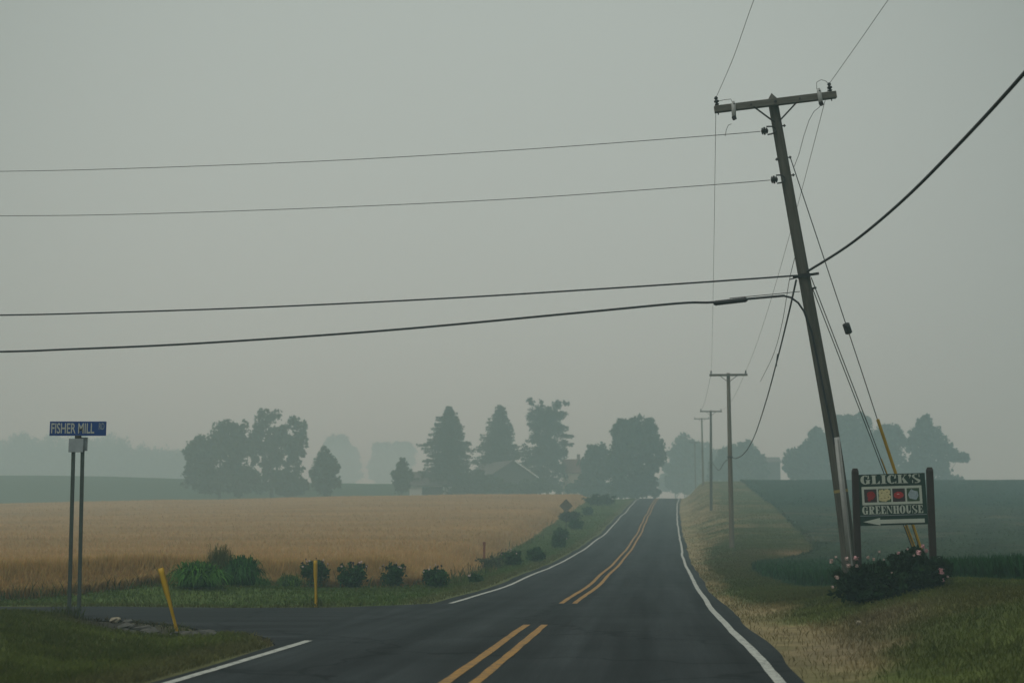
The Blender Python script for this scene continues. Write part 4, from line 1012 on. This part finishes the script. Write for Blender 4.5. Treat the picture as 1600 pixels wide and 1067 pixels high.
X = (757 - 800) * 64 / F; o = empty('wooden_stake', (X, 64, Hs(X, 64)), 'reddish brown wooden stake at the edge of the wheat behind the shrubs', 'stake')
mb = MB(); mb.box((0, 0, .40), (.10, .06, 1.5), bevel=.01); mb.build('stake', M['red_stake'], o); MB().box((0, -.035, 1.05), (.13, .012, .16)).build('tag', M['red_stake'], o)
X = (884 - 800) * 113 / F; g = Hs(X, 113); zc = at(884, 790, 113).z - g
o = empty('warning_sign', (X, 113, g), 'back of a diamond-shaped road sign on a slim post by the wheat edge', 'road sign', rot=(0, 0, R(8)))
h_ = .54; mb = MB(); mb.prism([(0, zc - h_), (h_, zc), (0, zc + h_), (-h_, zc)], -.012, -.008, 0); mb.build('panel', M['sign_back'], o)
MB().box((0, .015, (zc + .3) / 2 - .2), (.06, .04, zc + .7)).build('post', M['post'], o)

# ------------------------------------------------------------------ shrubs
def shrub(name, label, px, d, w, h, n, c, leaf=.05, group=None, heads=0, hc=(.42, .36, .32), cat='shrub', asp=.45, dome=1.0, yoff=0):
    X = (px - 800) * d / F; root = Vector((X, d, Hs(X, d))); o = empty(name, root, label, cat, group)
    lb = [((0, 0, h * .42), (w * .42, w * .4, h * .44))]
    rr = random.Random(int(px)); 
    for i in range(7):
        a = rr.random() * 6.28; q = rr.uniform(.3, .62); lb.append(((math.cos(a) * w * .5 * q, math.sin(a) * w * .5 * q, h * rr.uniform(.3, .68)), (w * .2, w * .2, h * rr.uniform(.2, .3))))
    for i in range(10):
        a = rr.random() * 6.28; q = math.sqrt(rr.random()) * .44; lb.append(((math.cos(a) * w * q, math.sin(a) * w * q, h * (.95 - .55 * q * q * 4 * .5) * rr.uniform(.82, 1.08)), (w * .075, w * .075, h * rr.uniform(.09, .17))))
    p = blob_points(lb, n, .32, .2); p = p[p[:, 2] > .01]
    v, f, vc = leaves(p, leaf * (.6 + .8 * rng.random(len(p))), colvar(c, len(p), .55), .3, asp)
    np_mesh('foliage', v, f, M['leaf'], vc, parent=o)
    mb = MB()
    for i in range(9):
        a = rr.random() * 6.28; q = rr.uniform(.2, .85); mb.tube([(0, 0, -.05), (math.cos(a) * w * .2 * q, math.sin(a) * w * .2 * q, h * .45), (math.cos(a) * w * .42 * q, math.sin(a) * w * .42 * q, h * rr.uniform(.7, 1.0))], [.012, .009, .004], 4)
    mb.build('stems', M['leaf_green'], o)
    if heads:
        mb = MB()
        for i in range(heads):
            a = rr.random() * 6.28; q = math.sqrt(rr.random()) * .5; z_ = h * (1.0 + rr.uniform(-.06, .16)) * math.sqrt(max(.3, 1 - q * q * 1.7))
            c_ = Vector((math.cos(a) * w * q, math.sin(a) * w * q, z_)); mb.tube([c_ - Vector((0, 0, .16)), c_], .006, 4, 0); mb.ball(c_, rr.uniform(.018, .036), 7, 5, 1 + (rr.random() < .62), .2, rr)
        mb.build('blossoms', [M['leaf_green'], M['pale_pink'], M['brown']], o)
    return o
GS = 'peony shrubs along the wheat edge'
PC = (.032, .082, .024)
for px, d, w, h, hd, lab in ((494, 43.5, .98, .82, 16, 'dark peony shrub right behind the upright yellow marker post'),
                             (553, 43.6, 1.02, .76, 18, 'dark peony shrub with pale flower heads, second right of the yellow post'),
                             (617, 45.0, .88, .68, 18, 'peony shrub ringed by wilted pale blossoms in the middle of the verge row'),
                             (683, 44.2, .92, .60, 14, 'low broad peony shrub at the road end of the near verge row'),
                             (798, 65.5, 1.10, .72, 12, 'dark round shrub just right of the brown wooden stake'),
                             (836, 70.5, 1.05, .62, 8, 'low rounded shrub next after the one beside the brown stake'),
                             (872, 91, 1.1, .72, 5, 'small dark shrub in front of the diamond sign post'),
                             (877, 103, 1.3, .85, 0, 'shrub touching the foot of the diamond road sign'),
                             (899, 124, 1.5, .85, 4, 'shrub up the verge just beyond the diamond sign'),
                             (918, 158, 1.5, .9, 4, 'tiny hazy shrub highest up the verge below the crest'),
                             (744, 47.5, .55, .28, 4, 'very low small plant on the mown verge left of the stake')):
    shrub('peony_shrub', lab, px, d, w, h, int(2600 * w * h) + 500, PC, .055 if d < 60 else .085, GS, hd)
shrub('weed_clump', 'hazy low weeds at the foot of the brown stake', 766, 63, 1.5, .5, 900, (.075, .085, .045), .06, cat='weeds')
shrub('weed_clump', 'rough hedge of weeds running along the wheat edge by the diamond sign', 890, 140, 3.0, 1.1, 1600, (.045, .065, .032), .12, cat='weeds')
shrub('weed_clump', 'rough bushy growth on the field corner below the large maple', 935, 186, 4.4, 1.4, 2200, (.04, .062, .032), .15, cat='weeds')
def strap_clump(name, label, px, d, w, h, n, c, width=.03, cat='plant'):
    """a fountain of arching strap leaves"""
    X = (px - 800) * d / F; root = Vector((X, d, Hs(X, d))); o = empty(name, root, label, cat)
    V, Fc, C = [], [], []
    a = rng.random(n) * 6.283; reach = w / 2 * np.sqrt(.10 + .90 * rng.random(n)); top = h * (.72 + .30 * rng.random(n)) * (1 - .35 * reach / (w / 2)); b = rng.random(n) * 6.283
    bx_, by_ = np.cos(b) * w * .30 * rng.random(n), np.sin(b) * w * .30 * rng.random(n); cc = colvar(c, n, .4)
    seg = 5
    for i in range(seg + 1):
        t_ = i / seg; rad = reach * t_ ** 1.2; z_ = 1.12 * top * (2.3 * t_ - 1.9 * t_ * t_ * (.62 + .55 * reach / (w / 2)))
        px_, py_ = bx_ + np.cos(a) * rad, by_ + np.sin(a) * rad; wd = width * (1 - .92 * t_ ** 2) / 2
        for s_ in (-1, 1): V.append(np.stack([px_ - np.sin(a) * wd * s_, py_ + np.cos(a) * wd * s_, np.maximum(z_, .01)], 1)); C.append(cc * (.85 + .4 * t_))
    m = n; v = np.concatenate(V, 0); c_ = np.concatenate(C, 0); idx = np.arange(n)
    for i in range(seg): Fc.append(np.stack([(2*i) * n + idx, (2*i + 1) * n + idx, (2*i + 3) * n + idx, (2*i + 2) * n + idx], 1))
    np_mesh('foliage', v, np.concatenate(Fc, 0), M['leaf'], c_, parent=o)
    return o
strap_clump('arching_plant', 'bright green clump of arching leaves beside the leaning yellow post', 316, 36.6, 1.5, .82, 1000, (.055, .135, .022), .05)
strap_clump('tall_grass_clump', 'tall feathery brownish grass standing behind the arching green clump', 350, 38.6, .95, 1.35, 800, (.085, .090, .030), .016)
strap_clump('arching_plant', 'dark green clump of arching leaves right of the tall feathery grass', 381, 38.4, 1.25, 1.0, 900, (.030, .085, .020), .05)
strap_clump('arching_plant', 'pale green grassy clump left of the upright yellow post', 457, 42.0, .95, .55, 520, (.060, .110, .022), .03)
strap_clump('arching_plant', 'small dark green tuft between the dark arching clump and pale grassy clump', 412, 41, .8, .40, 360, (.045, .10, .022), .03)

# peonies under the greenhouse sign, each blossom a part of its bush
def peony_bush(label, px, d, w, h, n, bl_):
    o = shrub('peony_bush', label, px, d, w, h, n, (.013, .030, .011), .075, 'peony bushes under the greenhouse sign'); root = o.location
    for (bx_, by_, r_, pale) in bl_:
        c_ = at(bx_, by_, d - .25 - .3 * random.random()) - root; rr = random.Random(int(bx_ * 7 + by_)); mb = MB()
        mb.ball(c_, (r_ * .62, r_ * .62, r_ * .6), 9, 7, 0, .18, rr)
        for k in range(16):
            a_ = rr.random() * 6.28; e_ = rr.uniform(-.5, 1.2); dv = Vector((math.cos(a_) * math.cos(e_), math.sin(a_) * math.cos(e_), math.sin(e_)))
            t1 = dv.cross(Vector((0, 0, 1))).normalized(); t2 = dv.cross(t1); p_ = c_ + dv * r_ * .5
            mb.add([p_ - t1 * r_ * .3, p_ + dv * r_ * .45 - t1 * r_ * .36 + t2 * r_ * .1, p_ + dv * r_ * .58, p_ + dv * r_ * .45 + t1 * r_ * .36 + t2 * r_ * .1, p_ + t1 * r_ * .3], [(0, 1, 2, 3, 4)])
        mb.build('blossom', M['pale_pink' if pale else 'pink'], o)
        q = Vector((c_.x * .55, c_.y * .55, max(.1, c_.z - .35))); MB().tube([q, q.lerp(c_, .6) + Vector((0, 0, .03)), c_ - Vector((0, 0, r_ * .4))], .006, 5).build('stem', M['leaf_green'], o)
    return o
peony_bush('peony bush with pink and pale blossoms at the foot of the sign\'s left post', 1350, 26.2, 1.35, .70, 5200,
           [(1299, 877, .05, 1), (1306, 870, .03, 1), (1337, 872, .055, 0), (1339, 884, .042, 1), (1323, 873, .045, 1), (1326, 884, .05, 1), (1356, 871, .04, 1), (1365, 874, .035, 1), (1374, 862, .03, 1), (1308, 902, .05, 1), (1381, 874, .025, 1), (1392, 896, .04, 1), (1301, 917, .035, 1)])
peony_bush('peony bush with larger pink blossoms at the foot of the sign\'s right post', 1426, 26.5, 1.2, .72, 4600,
           [(1435, 864, .062, 0), (1447, 861, .05, 0), (1442, 854, .05, 0), (1404, 864, .036, 0), (1471, 893, .075, 0), (1473, 906, .05, 0), (1481, 901, .03, 1), (1428, 868, .03, 1), (1418, 858, .025, 1)])

# ------------------------------------------------------------------ stones
def rock(name, label, px, py, d, size, m='stone', group=None, seed=1):
    rr = random.Random(seed); X = (px - 800) * d / F; mb = MB(); mb.ball((0, 0, size[2] * .25), [k / 2 for k in size], 9, 6, 0, .22, rr)
    o = mb.build(name, M[m]); o.location = (X, d, Hs(X, d)); o.rotation_euler = (rr.uniform(-.2, .2), rr.uniform(-.2, .2), rr.random() * 3)
    return tag(o, label, 'stone', group)
SG = 'grey stones around the leaning yellow post'
rs = random.Random(5)
for i in range(26):
    px = rs.uniform(206, 336); k = rs.uniform(.5, 1.2); d = 22.0 + (336 - px) / 130 * 1.7 + rs.uniform(-.5, .6)
    rock('stone', 'small grey broken stone in the rubble around the leaning yellow post', px, 0, d, (.34 * k, .22 * k, .10 * k), 'stone', SG, i + 3)
rock('stone', 'pale flat stone at the left end of the rubble patch', 190, 0, 24.6, (.26, .16, .1), 'pale_stone', None, 31)
rock('stone', 'small pale stone lying alone on the grass below the greenhouse sign', 1332, 0, 22.6, (.09, .07, .07), 'pale_stone', None, 32)

# ------------------------------------------------------------------ wheat, crop, grass (stuff)
# wheat: a closed canopy sheet with ears standing through it, and a front of stalks
yw = [33.4]
while yw[-1] < 218: yw.append(yw[-1] + max(.3, .3 * yw[-1] / 45))
yw = np.array(yw); sw = -4.8 - np.concatenate([np.arange(0, 30, .45), np.geomspace(30, 260, 70)])
sw = sw[::-1]
Y2, S2 = np.meshgrid(yw, sw, indexing='ij'); X2 = xc(Y2) + S2
wd_ = wheat_d(X2, Y2)
hgt = .74 + .10 * (fbm(X2, Y2, 2.5) - .5) + .07 * (vnoise(X2, Y2 * 1.0, .6) - .5) + .12 * (vnoise(X2, Y2, 9) - .5)
Z2 = H(X2, Y2) + np.where(wd_ > 0, hgt * (.25 + .75 * sst(.3, 2.2, wd_)) * sst(.1, .8, wd_), -.25)
keep = (wd_ > -.3); fc = grid_faces(len(yw), len(sw)); kf = keep.ravel()[fc].all(1); fc = fc[kf]
used, inv = np.unique(fc, return_inverse=True); fc = inv.reshape(fc.shape)
cv = (WHEAT[None, :] * (.80 + .40 * fbm(X2.ravel() * .35, Y2.ravel(), 5))[:, None])[used]
vw = np.stack([X2.ravel(), Y2.ravel(), Z2.ravel()], 1)[used]
# ears
def scatter(n, y0, y1, xlo, xhi, power):
    y_ = y0 * (y1 / y0) ** (rng.random(n) ** power); x_ = xlo(y_) + (xhi(y_) - xlo(y_)) * rng.random(n); return x_, y_
x_, y_ = scatter(150000, 33.5, 214, lambda q: -.42 * q - 2, lambda q: xc(q) - 5, 1.25)
k = wheat_d(x_, y_) > rng.random(len(x_)) * .25; x_, y_ = x_[k], y_[k]; n = len(x_)
wde = wheat_d(x_, y_); edge = wde < 2.0
hh = (.80 + .13 * rng.normal(size=n).clip(-2, 2) * .6 + .10 * (vnoise(x_, y_, 9) - .5)); hh += .08 * (rng.random(n) < .03)
hh = hh * (.45 + .55 * sst(0, 1.9, wde)); zf = H(x_, y_); base = np.where(edge, 0, hh * .55)
sc = np.clip(y_ / 42, 1, 2.6)
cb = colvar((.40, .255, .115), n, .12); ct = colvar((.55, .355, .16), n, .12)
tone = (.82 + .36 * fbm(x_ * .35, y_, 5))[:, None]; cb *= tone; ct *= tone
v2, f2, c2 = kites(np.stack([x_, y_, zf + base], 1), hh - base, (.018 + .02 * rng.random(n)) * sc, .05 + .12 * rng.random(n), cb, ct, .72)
# dense front of stalks
x_, y_ = -34 + 32.0 * rng.random(52000), np.zeros(52000)
y_ = wheat_front(x_) + 2.2 * rng.random(52000) ** 1.2; k = wheat_d(x_, y_) > -.05; x_, y_ = x_[k], y_[k]; n = len(x_)
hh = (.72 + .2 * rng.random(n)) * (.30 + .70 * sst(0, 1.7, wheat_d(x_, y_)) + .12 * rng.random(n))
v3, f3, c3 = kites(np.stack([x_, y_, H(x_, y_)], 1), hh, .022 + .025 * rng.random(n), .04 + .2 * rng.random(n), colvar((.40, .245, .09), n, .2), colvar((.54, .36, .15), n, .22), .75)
tri = np.concatenate([fc[:, [0, 1, 2]], fc[:, [0, 2, 3]]], 0)
V = np.concatenate([vw, v2, v3]); Fa = np.concatenate([tri, f2 + len(vw), f3 + len(vw) + len(v2)]); C = np.concatenate([cv, c2, c3])
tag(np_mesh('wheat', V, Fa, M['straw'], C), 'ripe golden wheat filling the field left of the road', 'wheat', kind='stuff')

# low green crop on the right: leafy plants in drilled rows
ac = [21.0]
while ac[-1] < 247: ac.append(ac[-1] + max(.3, .3 * ac[-1] / 42))
yc_ = np.array(ac); sc_ = np.concatenate([np.arange(0, 26, .4), np.geomspace(26, 330, 90)])
Y2, S2 = np.meshgrid(yc_, sc_, indexing='ij'); X2 = crop_edge(Y2) - .3 + S2
cd = crop_d(X2, Y2)
def crop_h(x, y): return .16 + .22 * (1 - sst(44, 72, y)) + .08 * sst(140, 150, y) - .0 * x
def crop_c(x, y):
    n_ = fbm(x, y, 6); b_ = np.array([.018, .058, .020])[None, :] * (1 - sst(50, 72, y))[:, None] + np.array([.036, .056, .025])[None, :] * (sst(50, 72, y) * (1 - sst(140, 152, y)))[:, None] + np.array([.014, .044, .022])[None, :] * sst(140, 152, y)[:, None]
    row = .5 + .5 * np.sin((x - .34 * y) * 2 * math.pi / 3.1); b_ = b_ * (.9 + .2 * row * sst(60, 80, y))[:, None]
    thin = (sst(.52, .72, n_) * sst(64, 80, y) * (1 - sst(125, 145, y)))[:, None]; b_ = b_ * (1 - .45 * thin) + np.array([.16, .125, .075]) * .45 * thin
    return b_ * (.75 + .5 * fbm(x + 3, y, 3))[:, None]
Z2 = H(X2, Y2) + np.where(cd > 0, crop_h(X2, Y2) * (.62 + .5 * vnoise(X2, Y2, .7)) * sst(0, .6, cd), -.2)
fc = grid_faces(len(yc_), len(sc_)); fc = fc[(cd > -.3).ravel()[fc].all(1)]; used, inv = np.unique(fc, return_inverse=True); fc = inv.reshape(fc.shape)
vw = np.stack([X2.ravel(), Y2.ravel(), Z2.ravel()], 1)[used]; cv = crop_c(X2.ravel(), Y2.ravel())[used]
x_, y_ = scatter(100000, 21.5, 240, lambda q: crop_edge(q) - .2, lambda q: .40 * q + 3, 1.3)
k = crop_d(x_, y_) > rng.random(len(x_)) * .2; x_, y_ = x_[k], y_[k]; n = len(x_)
hh = crop_h(x_, y_) * (.8 + .55 * rng.random(n)); hh += .10 * (1 - sst(30, 36, y_)) * rng.random(n); s2 = np.clip(y_ / 40, .8, 3.2)
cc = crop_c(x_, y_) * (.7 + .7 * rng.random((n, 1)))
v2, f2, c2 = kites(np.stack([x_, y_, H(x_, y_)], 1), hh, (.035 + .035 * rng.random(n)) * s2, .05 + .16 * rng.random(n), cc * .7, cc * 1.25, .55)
tri = np.concatenate([fc[:, [0, 1, 2]], fc[:, [0, 2, 3]]], 0)
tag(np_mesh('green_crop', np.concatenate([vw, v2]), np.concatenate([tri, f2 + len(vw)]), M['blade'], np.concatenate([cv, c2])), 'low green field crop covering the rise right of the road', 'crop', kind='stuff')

# mown grass of the verges
def grass(name, label, n, y0, y1, xlo, xhi, ok, h0, w0, power=1.0, dry=False):
    x_, y_ = scatter(n, y0, y1, xlo, xhi, power); k = ok(x_, y_); x_, y_ = x_[k], y_[k]; n = len(x_)
    sc2 = np.clip(y_ / 22, .7, 3)
    g_ = ground_col(x_, y_); tip = g_ * (1.0 + .28 * rng.random((n, 1))) * np.array([1.05, 1.05, .95])
    straw = rng.random(n) < .05; tip[straw] = np.array([.14, .12, .055]) * (.6 + .6 * rng.random((straw.sum(), 1)))
    hg = h0 * (.5 + rng.random(n)) * (.5 + .9 * fbm(x_, y_, 1.4))
    v, f, c = kites(np.stack([x_, y_, H(x_, y_) - .03], 1), hg + .02, (w0 + w0 * rng.random(n)) * sc2, hg * (.4 + .9 * rng.random(n)), g_ * .92, tip, .5)
    tag(np_mesh(name, v, f, M['blade'], c), label, 'grass', kind='stuff')
def off_rubble(x, y): return rng.random(len(x)) > 1.3 * np.exp(-((x + 6.6 + .75 * (y - 24)) / .9) ** 2 - ((y - 24.0) / 1.3) ** 2)
def off_left(x, y): s_ = x - xc(y); return (s_ < -asph_edge(y, -1) - .02) & (side_mask(x, y) < -.12) & (wheat_d(x, y) < .1)
grass('corner_grass', 'mown grass on the corner in front of the side road', 125000, 10, 27.5, lambda q: -.50 * q - 3, lambda q: xc(q) - 3.3, lambda x, y: off_left(x, y) & (y < yn(x) + .1) & off_rubble(x, y), .055, .011)
grass('verge_grass', 'mown grass of the left verge between road and wheat', 80000, 31.5, 215, lambda q: np.maximum(-.40 * q, xc(q) - 11 - 7 * (q < 42)), lambda q: xc(q) - 3.3, lambda x, y: off_left(x, y) & (y > yf(x) - .1), .07, .010, 1.1)
grass('bank_grass', 'grass of the right verge and mound below the greenhouse sign', 185000, 10, 215, lambda q: xc(q) + 3.4, lambda q: np.minimum(.50 * q + 4, crop_edge(q) + .3), lambda x, y: (x - xc(y) > asph_edge(y, 1) + .02) & (crop_d(x, y) < .2) & ((rng.random(len(x)) < .14 + .86 * sst(3.9, 5.4, x - xc(y) + 1.2 * (fbm(x, y, 1.1) - .5)))), .06, .010, 1.25)

x_, y_ = scatter(26000, 33.5, 215, lambda q: -.40 * q, lambda q: xc(q) - 4.0, 1.1); e_ = wheat_d(x_, y_)
k = (e_ > -1.0) & (e_ < .3) & (side_mask(x_, y_) < -.4) & (vnoise(x_, y_, 1.6) > .38) & ((x_ - xc(y_)) < -4.2); x_, y_ = x_[k], y_[k]; n = len(x_)
hh = (.14 + .42 * rng.random(n) ** 2) * (.5 + vnoise(x_, y_, 2.2)); cw = colvar((.060, .082, .024), n, .35); dry = rng.random(n) < .25; cw[dry] = colvar((.17, .13, .06), int(dry.sum()), .3)
v, f, c = kites(np.stack([x_, y_, H(x_, y_) - .02], 1), hh, (.014 + .018 * rng.random(n)) * np.clip(y_ / 36, 1, 3), hh * (.15 + .5 * rng.random(n)), cw * .8, cw * 1.2, .6)
tag(np_mesh('edge_weeds', v, f, M['blade'], c), 'ragged unmown grass and weeds along the foot of the wheat', 'weeds', kind='stuff')
P_, Hh = [], []
for (X0, Y0, m_, r_) in ((st.location.x - .12, DB, 160, .22), (st.location.x + .06, DB, 120, .2), (P0.x, D1 - .1, 200, .4), (gs.location.x - .72, DS, 160, .3), (gs.location.x + .72, DS, 160, .3), ((498 - 800) * 32.2 / F, 32.35, 60, .15), ((288 - 800) * 22.2 / F, 22.2, 60, .2)):
    a_ = rng.random(m_) * 6.28; q = r_ * np.sqrt(rng.random(m_)); P_.append(np.stack([X0 + np.cos(a_) * q, Y0 + np.sin(a_) * q], 1)); Hh.append(.08 + .2 * rng.random(m_) ** 2)
P_, hh = np.concatenate(P_), np.concatenate(Hh); n = len(P_); cw = colvar((.062, .074, .022), n, .35)
v, f, c = kites(np.stack([P_[:, 0], P_[:, 1], H(P_[:, 0], P_[:, 1]) - .02], 1), hh, .010 + .012 * rng.random(n), hh * (.2 + .6 * rng.random(n)), cw * .85, cw * 1.2, .55)
tag(np_mesh('tall_grass', v, f, M['blade'], c), 'longer grass left standing round the feet of the posts', 'grass', kind='stuff')

# ------------------------------------------------------------------ haze
hz = MB().box((0, 540, 22), (1500, 1300, 76)).build('haze', [])
hm = bpy.data.materials.new('haze'); hm.use_nodes = True; t = hm.node_tree; t.nodes.clear()
pv = t.nodes.new('ShaderNodeVolumePrincipled'); out = t.nodes.new('ShaderNodeOutputMaterial')
pv.inputs['Density'].default_value = HAZE_DENSITY; pv.inputs['Color'].default_value = (*HAZE_COLOR, 1); pv.inputs['Anisotropy'].default_value = HAZE_FORWARD; pv.inputs['Absorption Color'].default_value = (1, 1, 1, 1)
t.links.new(pv.outputs[0], out.inputs['Volume']); hz.data.materials.append(hm)
tag(hz, 'even grey-green smoke haze filling the air', 'haze', kind='stuff')
